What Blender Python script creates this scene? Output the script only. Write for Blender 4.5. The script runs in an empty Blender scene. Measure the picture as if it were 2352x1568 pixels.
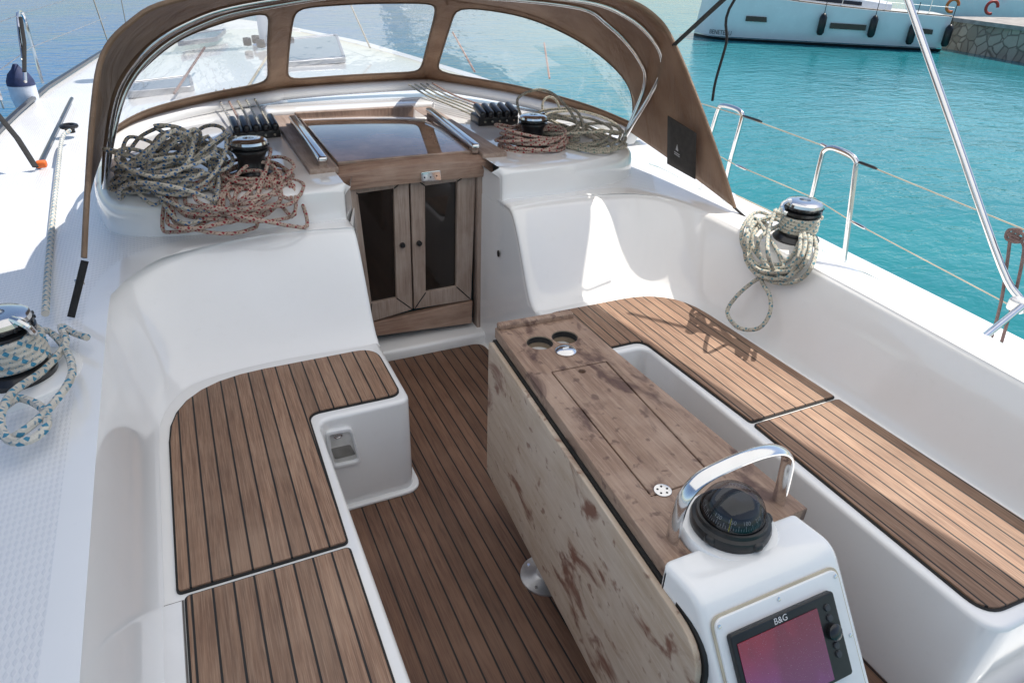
import bpy, bmesh, math, random
from mathutils import Vector, Matrix
S=bpy.context.scene; COL=S.collection; PI=math.pi
sin,cos=math.sin,math.cos
V=Vector
# ------------------------------------------------------------------ survey of the place (camera station and sight lines)
PIT=math.radians(29.97); YAW=math.radians(25.9); ROL=.035; FPX=1568.
CAM=V((0,0,1.82)); Zu=V((0,0,1))
Fh=V((sin(YAW),cos(YAW),0)); Rh=V((cos(YAW),-sin(YAW),0))
DV=Fh*cos(PIT)-Zu*sin(PIT); U0=Fh*sin(PIT)+Zu*cos(PIT)
RT=Rh*cos(ROL)+U0*sin(ROL); UP=U0*cos(ROL)-Rh*sin(ROL)
def ray(u,v): return DV+RT*((u-1176)/FPX)+UP*((784-v)/FPX)
def PZ(u,v,z): d=ray(u,v); return CAM+d*((z-CAM.z)/d.z)
def PX(u,v,x): d=ray(u,v); return CAM+d*(x/d.x)
def PY(u,v,y): d=ray(u,v); return CAM+d*(y/d.y)
def PP(u,v,p,n): d=ray(u,v); return CAM+d*((p-CAM).dot(n)/d.dot(n))
C=.91
# ------------------------------------------------------------------ materials
def L3(r,g,b):
    f=lambda c:(c/255/12.92) if c<11 else ((c/255+.055)/1.055)**2.4
    return (f(r),f(g),f(b),1)
class M:
    def __init__(s,name):
        s.m=bpy.data.materials.new(name); s.m.use_nodes=True; s.t=s.m.node_tree; s.t.nodes.clear()
        s.o=s.t.nodes.new('ShaderNodeOutputMaterial'); s.b=s.t.nodes.new('ShaderNodeBsdfPrincipled')
        s.t.links.new(s.b.outputs[0],s.o.inputs[0])
    def put(s,i,v):
        if isinstance(v,bpy.types.NodeSocket): s.t.links.new(v,i)
        else: i.default_value=v
    def set(s,**k):
        for a,v in k.items(): s.put(s.b.inputs[a.replace('_',' ')],v)
        return s
    def n(s,ty): return s.t.nodes.new(ty)
    def math(s,op,a,b=0.,c=None):
        n=s.n('ShaderNodeMath'); n.operation=op; s.put(n.inputs[0],a); s.put(n.inputs[1],b)
        if c is not None: s.put(n.inputs[2],c)
        return n.outputs[0]
    def mix(s,f,a,b,bt='MIX'):
        n=s.n('ShaderNodeMix'); n.data_type='RGBA'; n.blend_type=bt; s.put(n.inputs[0],f); s.put(n.inputs[6],a); s.put(n.inputs[7],b); return n.outputs[2]
    def pos(s): return s.n('ShaderNodeNewGeometry').outputs['Position']
    def obj(s): return s.n('ShaderNodeTexCoord').outputs['Object']
    def uv(s): return s.n('ShaderNodeTexCoord').outputs['UV']
    def sep(s,v): n=s.n('ShaderNodeSeparateXYZ'); s.put(n.inputs[0],v); return n.outputs
    def scl(s,v,sc): n=s.n('ShaderNodeVectorMath'); n.operation='MULTIPLY'; s.put(n.inputs[0],v); n.inputs[1].default_value=sc; return n.outputs[0]
    def noise(s,v,sc,de=4.,ro=.55,dist=0.):
        n=s.n('ShaderNodeTexNoise'); s.put(n.inputs['Vector'],v); n.inputs['Scale'].default_value=sc; n.inputs['Detail'].default_value=de; n.inputs['Roughness'].default_value=ro; n.inputs['Distortion'].default_value=dist; return n.outputs[0]
    def vor(s,v,sc,feat='F1'):
        n=s.n('ShaderNodeTexVoronoi'); n.feature=feat; s.put(n.inputs['Vector'],v); n.inputs['Scale'].default_value=sc; return n
    def ramp(s,f,a,b):
        n=s.n('ShaderNodeMapRange'); n.interpolation_type='SMOOTHSTEP'; s.put(n.inputs[0],f); n.inputs[1].default_value=a; n.inputs[2].default_value=b; return n.outputs[0]
    def bump(s,h,st=.3,di=.01):
        n=s.n('ShaderNodeBump'); n.inputs['Strength'].default_value=st; n.inputs['Distance'].default_value=di; s.put(n.inputs['Height'],h); s.put(s.b.inputs['Normal'],n.outputs[0]); return s
def simple(name,col,rough=.5,metal=0.,coat=0.,var=.12,vs=9.,bs=0.,bsc=200.,spec=.5):
    m=M(name); p=m.pos(); nz=m.noise(p,vs,5)
    f=m.ramp(nz,.3,.75)
    dk=tuple(c*(1-var*1.6) for c in col[:3])+(1,); lt=tuple(min(1,c*(1+var*.6)) for c in col[:3])+(1,)
    m.set(Base_Color=m.mix(f,dk,lt),Metallic=metal,Coat_Weight=coat)
    m.b.inputs['Specular IOR Level'].default_value=spec
    m.set(Roughness=m.math('ADD',rough-.03,m.math('MULTIPLY',m.noise(p,vs*4,3),.08)))
    if bs: m.bump(m.noise(p,bsc,3),bs,.003)
    return m.m
def gel(name,skid=False,col=(.90,.897,.888)):
    m=M(name); p=m.pos()
    n1=m.ramp(m.noise(p,1.7,5,.6),.35,.75); n2=m.ramp(m.noise(p,23,4,.7),.55,.8)
    c=m.mix(n1,(col[0]*.97,col[1]*.965,col[2]*.955,1),(*col,1)); c=m.mix(m.math('MULTIPLY',n2,.07),c,(.55,.52,.47,1))
    m.set(Base_Color=c,Roughness=m.math('ADD',.10,m.math('MULTIPLY',n1,.06)),Coat_Weight=.7,Coat_Roughness=.03)
    if skid:
        x,y,z=m.sep(p); k=2*PI/.024
        a=m.math('SINE',m.math('MULTIPLY',m.math('ADD',x,m.math('MULTIPLY',y,.55)),k)); b=m.math('SINE',m.math('MULTIPLY',m.math('SUBTRACT',x,m.math('MULTIPLY',y,.55)),k))
        h=m.ramp(m.math('MULTIPLY',a,b),-.2,.5)
        m.set(Base_Color=m.mix(m.math('MULTIPLY',h,.16),c,(.50,.52,.58,1)),Roughness=.42,Coat_Weight=0.); m.bump(h,.4,.0015)
    else: m.bump(m.noise(p,3.5,3),.03,.01)
    return m.m
def teak(name,c1,c2,c3,period=.052,off=0.):
    m=M(name); p=m.pos(); x,y,z=m.sep(p)
    xs=m.math('ADD',m.math('DIVIDE',x,period),off); fr=m.math('FRACT',xs); pid=m.math('FLOOR',xs)
    d=m.math('ABSOLUTE',m.math('SUBTRACT',fr,.5)); line=m.ramp(d,.432,.456)
    w=m.n('ShaderNodeTexWhiteNoise'); w.noise_dimensions='1D'; m.put(w.inputs['W'],pid)
    sh=m.n('ShaderNodeCombineXYZ'); m.put(sh.inputs[1],m.math('MULTIPLY',w.outputs[0],7.)); 
    ad=m.n('ShaderNodeVectorMath'); m.put(ad.inputs[0],p); m.put(ad.inputs[1],sh.outputs[0]); q=ad.outputs[0]
    g=m.noise(m.scl(q,(95,5,95)),1.,6,.65,.4); g2=m.noise(m.scl(q,(380,9,380)),1.,3,.6); bl=m.noise(p,2.6,4,.6); bl2=m.noise(m.scl(q,(14,3,14)),1.,4)
    c=m.mix(m.ramp(g,.3,.72),c1,c2); c=m.mix(m.math('MULTIPLY',m.ramp(g2,.42,.72),.5),c,c3)
    c=m.mix(m.math('MULTIPLY',m.ramp(bl,.42,.72),.4),c,c3); c=m.mix(m.math('MULTIPLY',m.ramp(bl2,.5,.75),.4),c,c1)
    br=m.math('ADD',.84,m.math('MULTIPLY',w.outputs[0],.32)); 
    hv=m.n('ShaderNodeHueSaturation'); m.put(hv.inputs['Value'],br); m.put(hv.inputs['Color'],c); c=hv.outputs[0]
    sp=m.ramp(m.noise(p,7.,5,.7,.5),.62,.74); c=m.mix(m.math('MULTIPLY',sp,.3),c,(.10,.08,.066,1))
    c=m.mix(line,c,(.012,.011,.011,1))
    m.set(Base_Color=c,Roughness=m.math('ADD',.5,m.math('MULTIPLY',g,.2)))
    h=m.math('SUBTRACT',m.math('MULTIPLY',g2,.4),line); m.bump(h,.6,.002)
    return m.m
def wood(name,c1,c2,c3,axis=1,stain=None,sc=1.,sthr=.58,soft=.07,amt=.85):
    m=M(name); p=m.pos(); v=[70*sc,70*sc,70*sc]; v[axis]=4*sc
    g=m.noise(m.scl(p,v),1.,6,.65,.5); v2=[260*sc]*3; v2[axis]=10*sc; g2=m.noise(m.scl(p,v2),1.,3)
    c=m.mix(m.ramp(g,.3,.7),c1,c2); c=m.mix(m.math('MULTIPLY',m.ramp(g2,.5,.75),.5),c,c3)
    bl=m.noise(p,5.,5,.6); c=m.mix(m.math('MULTIPLY',m.ramp(bl,.4,.7),.45),c,c3)
    if stain:
        w=[9.,9.,9.]; w[axis]=5.; s1=m.ramp(m.noise(m.scl(p,w),1.,5,.55,.6),sthr,sthr+soft); c=m.mix(m.math('MULTIPLY',s1,amt),c,stain)
        s2=m.ramp(m.noise(m.scl(p,(32,24,32)),1.,3,.5,.3),sthr+.05,sthr+.05+soft); c=m.mix(m.math('MULTIPLY',s2,amt*.75),c,stain)
    m.set(Base_Color=c,Roughness=.6); m.bump(g2,.3,.002)
    return m.m
def rope_mat(name,base,fleck,fleck2,per=.042):
    m=M(name); u,v,_=m.sep(m.uv())
    a=m.math('FRACT',m.math('ADD',m.math('DIVIDE',u,per),v)); b=m.math('FRACT',m.math('SUBTRACT',m.math('DIVIDE',u,per*.5),m.math('MULTIPLY',v,2.)))
    f=m.math('MULTIPLY',m.math('LESS_THAN',a,.34),m.math('LESS_THAN',b,.55))
    a2=m.math('FRACT',m.math('ADD',m.math('ADD',m.math('DIVIDE',u,per),v),.5)); f2=m.math('MULTIPLY',m.math('LESS_THAN',a2,.12),m.math('GREATER_THAN',b,.5))
    br=m.math('MULTIPLY',m.math('SINE',m.math('MULTIPLY',m.math('ADD',m.math('DIVIDE',u,.011),m.math('MULTIPLY',v,3.)),2*PI)),m.math('SINE',m.math('MULTIPLY',m.math('SUBTRACT',m.math('DIVIDE',u,.011),m.math('MULTIPLY',v,3.)),2*PI)))
    nz=m.ramp(m.noise(m.pos(),14,4),.3,.7)
    c=m.mix(nz,tuple(x*.72 for x in base[:3])+(1,),base); c=m.mix(f,c,fleck); c=m.mix(f2,c,fleck2)
    m.set(Base_Color=c,Roughness=.85); m.bump(br,.35,.0012); return m.m
GEL=gel('gelcoat'); SKID=gel('nonskid_gelcoat',True,(.83,.83,.835))
GELW=gel('gelcoat_warm_bounce',False,(.90,.882,.855))  # same gelcoat with warm bounced light mixed into its colour
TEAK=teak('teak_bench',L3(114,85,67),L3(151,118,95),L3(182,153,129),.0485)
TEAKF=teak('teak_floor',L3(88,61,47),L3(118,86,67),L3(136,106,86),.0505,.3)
TAB=wood('table_teak',L3(126,99,82),L3(158,130,110),L3(184,160,142),1,L3(74,48,43),1.,.545,.11,.82)
PLY=wood('weathered_leaf',L3(184,160,136),L3(200,180,158),L3(212,197,180),1,L3(112,60,40),.6,.56,.12,.85)
DOORW=wood('door_teak',L3(134,113,100),L3(165,146,132),L3(184,169,157),2)
RAILW=wood('rail_teak',L3(134,112,98),L3(168,146,131),L3(186,168,155),1)
LINT=wood('lintel_teak',L3(132,102,86),L3(166,136,117),L3(184,160,142),0)
CHROME=simple('stainless',(.76,.76,.76,1),.12,1.,0,.06,6.)
STEEL=simple('brushed_steel',(.80,.80,.80,1),.3,.85,0,.1,20.)
BLACK=simple('black_plastic',(.016,.016,.017,1),.35,0,0,.3,20,0,200)
RUB=simple('black_caulk',(.012,.012,.012,1),.6)
BRONZ=simple('black_anodised',(.02,.02,.022,1),.28,.2,.3)
def canvas(name,a,bb,tl,f):
    m=M(name); p_=m.pos(); n_=m.ramp(m.noise(p_,6,5),.3,.7); m.set(Base_Color=m.mix(n_,a,bb),Roughness=.5)
    h_=m.math('ADD',m.noise(m.scl(p_,(5,5,1.6)),1.,4,.6,.7),m.math('MULTIPLY',m.noise(p_,420,2),.05)); m.bump(h_,.8,.05)
    tr=m.n('ShaderNodeBsdfTranslucent'); tr.inputs[0].default_value=tl; ms=m.n('ShaderNodeMixShader'); ms.inputs[0].default_value=f
    m.t.links.new(m.b.outputs[0],ms.inputs[1]); m.t.links.new(tr.outputs[0],ms.inputs[2]); m.t.links.new(ms.outputs[0],m.o.inputs[0]); return m.m
CANV=canvas('taupe_canvas',L3(128,103,82),L3(157,131,108),L3(158,114,80),.25)
AWN=canvas('pale_awning',L3(225,222,216),L3(238,236,232),(.96,.93,.89,1),.66)  # pale and translucent to add fill light beneath the cloth
MESH=simple('black_mesh',(.040,.034,.030,1),.75,0,0,.2,40,.3,600)
DARKG=simple('smoked_glass',(.022,.017,.014,1),.06,0,.5,.3,3)
HATG=simple('smoked_hatch',(.40,.26,.19,1),.05,0,1.,.3,5)
WHITE=simple('white_paint',(.86,.86,.86,1),.3,0,.2,.05,4)
CREAM=simple('cup_tan',(.30,.23,.155,1),.5)
NAVY=simple('navy_cover',(.03,.045,.12,1),.7,0,0,.2,30,.2)
WEB=simple('black_webbing',(.018,.018,.018,1),.8,0,0,.3,60,.3,700)
GREYR=simple('grey_cord',L3(120,98,94),.85,0,0,.2,40,.3,500)
WIRE=simple('steel_wire',(.55,.55,.55,1),.3,.9)
WIREW=simple('coated_wire',L3(190,180,160),.5)
ORANGE=simple('orange_plastic',(.8,.16,.02,1),.5)
REDP=simple('red_plastic',(.6,.05,.03,1),.5)
R_BLUE=rope_mat('rope_blue',L3(200,192,176),L3(52,100,150),L3(110,120,116))
R_RED=rope_mat('rope_red',L3(192,170,154),L3(136,28,42),L3(112,86,82))
R_GREY=rope_mat('rope_grey',L3(192,182,162),L3(110,124,114),L3(90,98,98))
R_TEAL=rope_mat('rope_teal',L3(200,192,174),L3(92,132,142),L3(116,124,124))
R_SHEET=rope_mat('rope_sheet',L3(212,206,194),L3(64,132,160),L3(130,146,154),.05)
def glassmat(name,fac,haze,col=(.97,.98,.99,1)):
    m=M(name); t=m.t; t.nodes.remove(m.b)
    tr=m.n('ShaderNodeBsdfTransparent'); tr.inputs[0].default_value=col
    gl=m.n('ShaderNodeBsdfGlossy'); gl.inputs['Roughness'].default_value=.06
    df=m.n('ShaderNodeBsdfDiffuse'); df.inputs[0].default_value=(.85,.85,.85,1)
    lw=m.n('ShaderNodeLayerWeight'); lw.inputs[0].default_value=.25
    m1=m.n('ShaderNodeMixShader'); t.links.new(m.math('ADD',fac,m.math('MULTIPLY',lw.outputs['Fresnel'],.2)),m1.inputs[0]); t.links.new(tr.outputs[0],m1.inputs[1]); t.links.new(gl.outputs[0],m1.inputs[2])
    if haze>0:
        p=m.pos(); a=m.ramp(m.noise(m.scl(p,(6,6,3)),1.,6,.7,.6),.54,.74); b=m.ramp(m.noise(p,160,3),.6,.7)
        hz=m.math('ADD',m.math('MULTIPLY',a,haze),m.math('MULTIPLY',m.math('MULTIPLY',b,a),haze*3.))
        tl=m.n('ShaderNodeBsdfTranslucent'); tl.inputs[0].default_value=(.9,.9,.9,1); ad=m.n('ShaderNodeMixShader'); ad.inputs[0].default_value=.5; t.links.new(df.outputs[0],ad.inputs[1]); t.links.new(tl.outputs[0],ad.inputs[2])
        bm_=m.n('ShaderNodeBump'); bm_.inputs['Strength'].default_value=.5; bm_.inputs['Distance'].default_value=.03; t.links.new(m.noise(p,7,3),bm_.inputs['Height']); t.links.new(bm_.outputs[0],gl.inputs['Normal'])
        m2=m.n('ShaderNodeMixShader'); t.links.new(hz,m2.inputs[0]); t.links.new(m1.outputs[0],m2.inputs[1]); t.links.new(ad.outputs[0],m2.inputs[2]); m1=m2
    t.links.new(m1.outputs[0],m.o.inputs[0]); return m.m
VINYL=glassmat('clear_vinyl',.02,.15); DOME=glassmat('clear_dome',.05,0,(.66,.68,.72,1))
# ------------------------------------------------------------------ mesh tools
class MB:
    def __init__(s): s.v=[];s.f=[];s.u=[]
    def add(s,vs,fs,uvs=None):
        o=len(s.v); s.v+=[V(p) for p in vs]
        for i,f in enumerate(fs):
            s.f.append(tuple(o+k for k in f)); s.u.append(uvs[i] if uvs else None)
        return s
    def grid(s,rows,closed=False):
        n=len(rows[0]); vs=[p for r in rows for p in r]; fs=[]
        for i in range(len(rows)-1):
            for j in range(n if closed else n-1):
                k=(j+1)%n; fs.append((i*n+j,i*n+k,(i+1)*n+k,(i+1)*n+j))
        return s.add(vs,fs)
    def tube(s,pts,r,n=8,closed=False,caps=True,flat=1.,up=None):
        pts=[V(p) for p in pts]; N=len(pts); rr=r if isinstance(r,(list,tuple)) else [r]*N
        T=[]
        for i in range(N):
            a=pts[i-1] if (i or closed) else pts[i]; b=pts[(i+1)%N] if (i<N-1 or closed) else pts[i]
            d=b-a; T.append(d.normalized() if d.length>1e-9 else (T[-1] if T else V((0,0,1))))
        nr=V(up) if up else (V((0,0,1)) if abs(T[0].z)<.9 else V((1,0,0)))
        vs=[];Ls=[];L=0
        for i in range(N):
            nr=(nr-T[i]*nr.dot(T[i]))
            nr=nr.normalized() if nr.length>1e-6 else T[i].orthogonal().normalized()
            b=T[i].cross(nr)
            if i: L+=(pts[i]-pts[i-1]).length
            Ls.append(L)
            for k in range(n):
                a=2*PI*k/n; vs.append(pts[i]+nr*(cos(a)*rr[i])+b*(sin(a)*rr[i]*flat))
        fs=[];us=[]
        for i in range(N if closed else N-1):
            j=(i+1)%N; l0=Ls[i]; l1=Ls[j] if j else L+(pts[0]-pts[-1]).length
            for k in range(n):
                q=(k+1)%n; fs.append((i*n+k,i*n+q,j*n+q,j*n+k)); us.append(((l0,k/n),(l0,(k+1)/n),(l1,(k+1)/n),(l1,k/n)))
        if caps and not closed:
            fs.append(tuple(range(n))); us.append(tuple((0,k/n) for k in range(n)))
            fs.append(tuple((N-1)*n+k for k in range(n))); us.append(tuple((L,k/n) for k in range(n)))
        return s.add(vs,fs,us)
    def lathe(s,prof,c=(0,0,0),n=28,f=None):
        c=V(c); rows=[]
        for r,z in prof:
            rows.append([c+V((r*cos(2*PI*k/n),r*sin(2*PI*k/n),z)) for k in range(n)])
        if f: rows=[[f(p) for p in r] for r in rows]
        return s.grid(rows,True)
    def box(s,c,sz,bev=0.,mat=None):
        bm=bmesh.new(); bmesh.ops.create_cube(bm,size=1.)
        bmesh.ops.scale(bm,vec=V(sz),verts=bm.verts)
        if bev: bmesh.ops.bevel(bm,geom=bm.edges[:]+bm.verts[:],offset=min(bev,min(sz)*.48),segments=3,affect='EDGES',profile=.5)
        X=Matrix.Translation(V(c))@(mat if mat else Matrix())
        bm.verts.index_update(); vs=[X@v.co for v in bm.verts]; fs=[[v.index for v in f.verts] for f in bm.faces]; bm.free()
        return s.add(vs,fs)
    def mesh(s,me,f=None):
        vs=[v.co.copy() for v in me.vertices]
        if f: vs=[f(p) for p in vs]
        return s.add(vs,[tuple(p.vertices) for p in me.polygons])
    def plate(s,outer,z0,z1,bev=0.,holes=(),f=None):
        cu=bpy.data.curves.new('c','CURVE'); cu.dimensions='2D'; cu.fill_mode='BOTH'
        cu.extrude=max(0.,(z1-z0)/2-bev); cu.bevel_depth=bev; cu.bevel_resolution=3; cu.offset=-bev
        for poly in [outer]+list(holes):
            sp=cu.splines.new('POLY'); sp.points.add(len(poly)-1); sp.use_cyclic_u=True
            for q,p in zip(sp.points,poly): q.co=(p[0],p[1],0,1)
        o=bpy.data.objects.new('c',cu); COL.objects.link(o); dg=bpy.context.evaluated_depsgraph_get(); dg.update()
        me=bpy.data.meshes.new_from_object(o.evaluated_get(dg)); zc=(z0+z1)/2
        s.mesh(me,(lambda p:f(V((p.x,p.y,p.z+zc)))) if f else (lambda p:V((p.x,p.y,p.z+zc))))
        bpy.data.objects.remove(o); bpy.data.curves.remove(cu); bpy.data.meshes.remove(me); return s
    def text(s,t,size,f,ext=0.):
        cu=bpy.data.curves.new('t','FONT'); cu.body=t; cu.size=size; cu.align_x='CENTER'; cu.align_y='CENTER'; cu.extrude=ext
        o=bpy.data.objects.new('t',cu); COL.objects.link(o); dg=bpy.context.evaluated_depsgraph_get(); dg.update()
        me=bpy.data.meshes.new_from_object(o.evaluated_get(dg)); s.mesh(me,f); bpy.data.objects.remove(o); bpy.data.curves.remove(cu); return s
def cr(P,n):
    P=[V(p) for p in P]; out=[]
    for i in range(len(P)-1):
        a=P[i-1] if i else P[0]*2-P[1]; b=P[i]; c=P[i+1]; d=P[i+2] if i+2<len(P) else P[-1]*2-P[-2]
        for k in range(n):
            t=k/n; out.append(.5*((2*b)+(c-a)*t+(2*a-5*b+4*c-d)*t*t+(3*b-a-3*c+d)*t**3))
    out.append(P[-1].copy()); return out
def loft(rails,nu=6,nv=5):
    R=[cr(r,nu) for r in rails]; cols=list(zip(*R)); return [cr(c,nv) for c in cols]
def rp(pts,seg=7):
    out=[];n=len(pts)
    for i,p in enumerate(pts):
        q=V((p[0],p[1])); r=p[2] if len(p)>2 else 0
        if not r: out.append(q); continue
        a=V(pts[i-1][:2]); b=V(pts[(i+1)%n][:2]); d1=(a-q); d2=(b-q); r1=min(r,d1.length*.49); r2=min(r,d2.length*.49)
        A=q+d1.normalized()*r1; B=q+d2.normalized()*r2
        for k in range(seg+1):
            t=k/seg; m=(A*(1-t)+q*t)*(1-t)+(q*(1-t)+B*t)*t
            out.append(m)
    return out
def wl(o):
    w=V((0,0,0))
    while o: w=w+o.location; o=o.parent
    return w
def ob(name,mb,mat,parent=None,sharp=40,label=None,cat=None,group=None,kind=None,local=False):
    me=bpy.data.meshes.new(name); me.from_pydata(mb.v,[],mb.f)
    hasuv=any(u for u in mb.u)
    if hasuv:
        uvl=me.uv_layers.new(name='UVMap')
        for p,u in zip(me.polygons,mb.u):
            if u:
                for li,c in zip(p.loop_indices,u): uvl.data[li].uv=c
    bm=bmesh.new(); bm.from_mesh(me)
    if not hasuv: bmesh.ops.remove_doubles(bm,verts=bm.verts,dist=1e-5)
    bmesh.ops.recalc_face_normals(bm,faces=bm.faces); bm.to_mesh(me); bm.free()
    if sharp is not None and len(me.polygons):
        me.polygons.foreach_set('use_smooth',[True]*len(me.polygons)); me.set_sharp_from_angle(angle=math.radians(sharp))
    me.materials.append(mat); o=bpy.data.objects.new(name,me); COL.objects.link(o)
    if parent:
        if not local: me.transform(Matrix.Translation(-wl(parent)))
        o.parent=parent
    elif not local:
        xs=[v.co for v in me.vertices]; lo=V((min(p.x for p in xs),min(p.y for p in xs),min(p.z for p in xs))); hi=V((max(p.x for p in xs),max(p.y for p in xs),0))
        c=V(((lo.x+hi.x)/2,(lo.y+hi.y)/2,lo.z)); me.transform(Matrix.Translation(-c)); o.location=c
    if label: o['label']=label
    if cat: o['category']=cat
    if group: o['group']=group
    if kind: o['kind']=kind
    me.update(); return o
def thing(name,label,cat,loc=(0,0,0),group=None,rz=0):
    o=bpy.data.objects.new(name,None); o.empty_display_size=.1; COL.objects.link(o); o.location=loc; o.rotation_euler=(0,0,rz); o['label']=label; o['category']=cat
    if group: o['group']=group
    return o
def struct(name,mb,mat,sharp=40,parent=None): return ob(name,mb,mat,parent,sharp,kind=None if parent else 'structure')
def solid(o,t,off=0.):
    md=o.modifiers.new('thickness','SOLIDIFY'); md.thickness=t; md.offset=off
lerp=lambda a,b,t:a+(b-a)*t
WATER=-1.0
# ------------------------------------------------------------------ SETTING: water
m=M('sea_water'); p=m.pos(); x,y,z=m.sep(p)
ln=m.n('ShaderNodeVectorMath'); ln.operation='LENGTH'; m.put(ln.inputs[0],p); dist=ln.outputs['Value']
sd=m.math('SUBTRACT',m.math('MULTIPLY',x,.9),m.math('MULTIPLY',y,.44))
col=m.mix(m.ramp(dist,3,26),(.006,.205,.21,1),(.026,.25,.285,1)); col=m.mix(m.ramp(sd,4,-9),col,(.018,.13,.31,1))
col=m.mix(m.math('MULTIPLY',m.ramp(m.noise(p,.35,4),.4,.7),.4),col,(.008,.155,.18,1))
w1=m.noise(m.scl(p,(1.4,2.4,1)),1.5,4,.55,.4); w2=m.noise(m.scl(p,(1,1.6,1)),6.,3,.5,.3); w3=m.noise(p,.5,2)
h=m.math('ADD',m.math('ADD',m.math('MULTIPLY',w1,.9),m.math('MULTIPLY',w2,.25)),m.math('MULTIPLY',w3,1.2))
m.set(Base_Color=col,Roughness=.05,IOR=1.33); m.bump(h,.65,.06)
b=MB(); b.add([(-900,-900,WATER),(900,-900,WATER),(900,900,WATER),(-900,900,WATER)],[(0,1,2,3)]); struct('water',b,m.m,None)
# ------------------------------------------------------------------ yacht mouldings
def ext(r,dx): 
    l=r[-1]; return r+[V((l.x+dx,l.y+.02,l.z-.03))]
def moulding(R0,R4,R7s,dx):
    R0=[V((a[0],a[1],.415)) for a in R0]; R4=[V(a) for a in R4]; rails=[]
    for t,fz in ((0,lambda z:.415),(.10,lambda z:.428),(.32,lambda z:.485),(.72,lambda z:lerp(.42,z,.68)),(.93,lambda z:z-.04),(1.07,lambda z:z-.008),(1.3,lambda z:z)):
        rails.append([V((lerp(a.x,b.x,t),lerp(a.y,b.y,t),fz(b.z))) for a,b in zip(R0,R4)])
    for R in R7s: rails.append([V(a) for a in R])
    return [ext(r,dx) for r in rails]
R0=[(-.25,-.4),(-.25,.8),(-.25,1.6),(-.25,2.0),(-.235,2.15),(-.17,2.28),(-.05,2.345),(.2,2.37),(.525,2.36)]
R4=[(-.355,-.4,.745),(-.355,.8,.75),(-.36,1.6,.755),(-.362,2.28,.76),(-.345,2.44,.765),(-.28,2.6,.775),(-.12,2.695,.785),(.2,2.70,.80),(.525,2.64,.815)]
R7=[(-1.15,-.4,.66),(-1.15,.8,.66),(-1.17,1.6,.67),(-1.2,2.4,.68),(-1.2,3.2,.69),(-1.1,4.2,.705),(-.3,4.2,.74),(.3,3.4,.77),(.525,3.3,.80)]
railsP=moulding(R0,R4,[R7],.03)
G=loft(railsP,6,6); nb=6*6
b=MB(); b.grid([c[:nb+1] for c in G]); struct('cockpit_moulding',b,GEL,60)
b=MB(); b.grid([c[nb:] for c in G]); struct('side_deck',b,SKID,60)
colP=G[-1]
S0=[(2.02,.40),(2.01,1.0),(2.0,1.6),(1.985,2.0),(1.965,2.14),(1.90,2.27),(1.78,2.345),(1.5,2.37),(1.295,2.37)]
S4=[(2.11,.40,.73),(2.12,1.0,.75),(2.13,1.6,.765),(2.13,2.28,.775),(2.11,2.44,.78),(2.04,2.6,.785),(1.9,2.70,.79),(1.6,2.70,.80),(1.295,2.64,.815)]
S7=[(2.30,.40,.715),(2.32,1.0,.735),(2.345,1.6,.745),(2.35,2.3,.765),(2.36,2.7,.77),(2.38,3.2,.775),(2.1,3.6,.78),(1.6,3.3,.78),(1.295,3.1,.80)]
S8=[(2.42,.40,.50),(2.44,1.0,.52),(2.47,1.6,.53),(2.48,2.3,.55),(2.5,2.8,.58),(2.5,3.5,.62),(2.2,4.2,.70),(1.6,3.9,.75),(1.295,3.7,.78)]
S9=[(2.9,.40,.49),(2.92,1.0,.50),(2.95,1.6,.51),(2.97,2.4,.53),(2.97,3.2,.57),(2.95,4.2,.66),(2.3,4.6,.69),(1.6,4.2,.73),(1.295,4.0,.76)]
railsS=moulding(S0,S4,[S7,S8,S9],-.03)
G=loft(railsS,6,6); k7=5*6
b=MB(); b.grid([c[:nb+1] for c in G]); b.grid([c[nb:] for c in G[:k7+1]]); struct('cockpit_moulding',b,GELW,60)  # starboard moulding takes the gelcoat tinted with warm bounce
b=MB(); b.grid([c[nb:] for c in G[k7:]]); struct('side_deck',b,SKID,60); colS=G[-1][:nb+1]
colP=colP[:nb+1]
# coachroof
def crz(y): return .0 if y<4.6 else -.02*(y-4.6)
OUT=[(.525,2.765),(.30,2.785),(.05,2.83),(-.22,2.93),(-.365,3.12),(-.41,3.6),(-.41,4.5),(-.33,6),(-.1,8),(.25,9.6)]
INN=[(.56,2.79),(.56,2.82),(.56,2.88),(.56,3.0),(.56,3.2),(.56,3.6),(.56,4.5),(.56,6),(.56,8),(.56,9.6)]
ends=[]
for sgn in (1,-1):
    mx=(lambda p:p) if sgn==1 else (lambda p:V((2*C-p.x,p.y,p.z)))
    rails=[]
    for t,z in ((0,.70),(.0,.80),(.01,.885),(.05,.922),(.12,.934),(.5,.947),(1,.957)):
        rails.append([mx(V((lerp(a[0],c[0],t),lerp(a[1],c[1],t),z+crz(a[1])))) for a,c in zip(OUT,INN)])
    rails=[[mx(V((mx(r[0]).x+.03,r[0].y+.02,r[0].z-.025)))]+r for r in rails]
    G=loft(rails,6,4); b=MB(); b.grid(G); struct('coachroof',b,GEL,60)
    ends.append(G[0])
b=MB(); ys=[3.0,3.6,4.6,6,8,9.6]
b.grid([[V((x_,y_,.957+crz(y_)+.004*(1-abs(x_-C)/.35))) for x_ in (.56,.7,C,1.12,1.26)] for y_ in ys])
b.grid([[V((.25+1.32*i/6,9.6,.857)) for i in range(7)],[V((.3+1.22*i/6,10.0,.68)) for i in range(7)]])
struct('coachroof',b,GEL,60)
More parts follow.
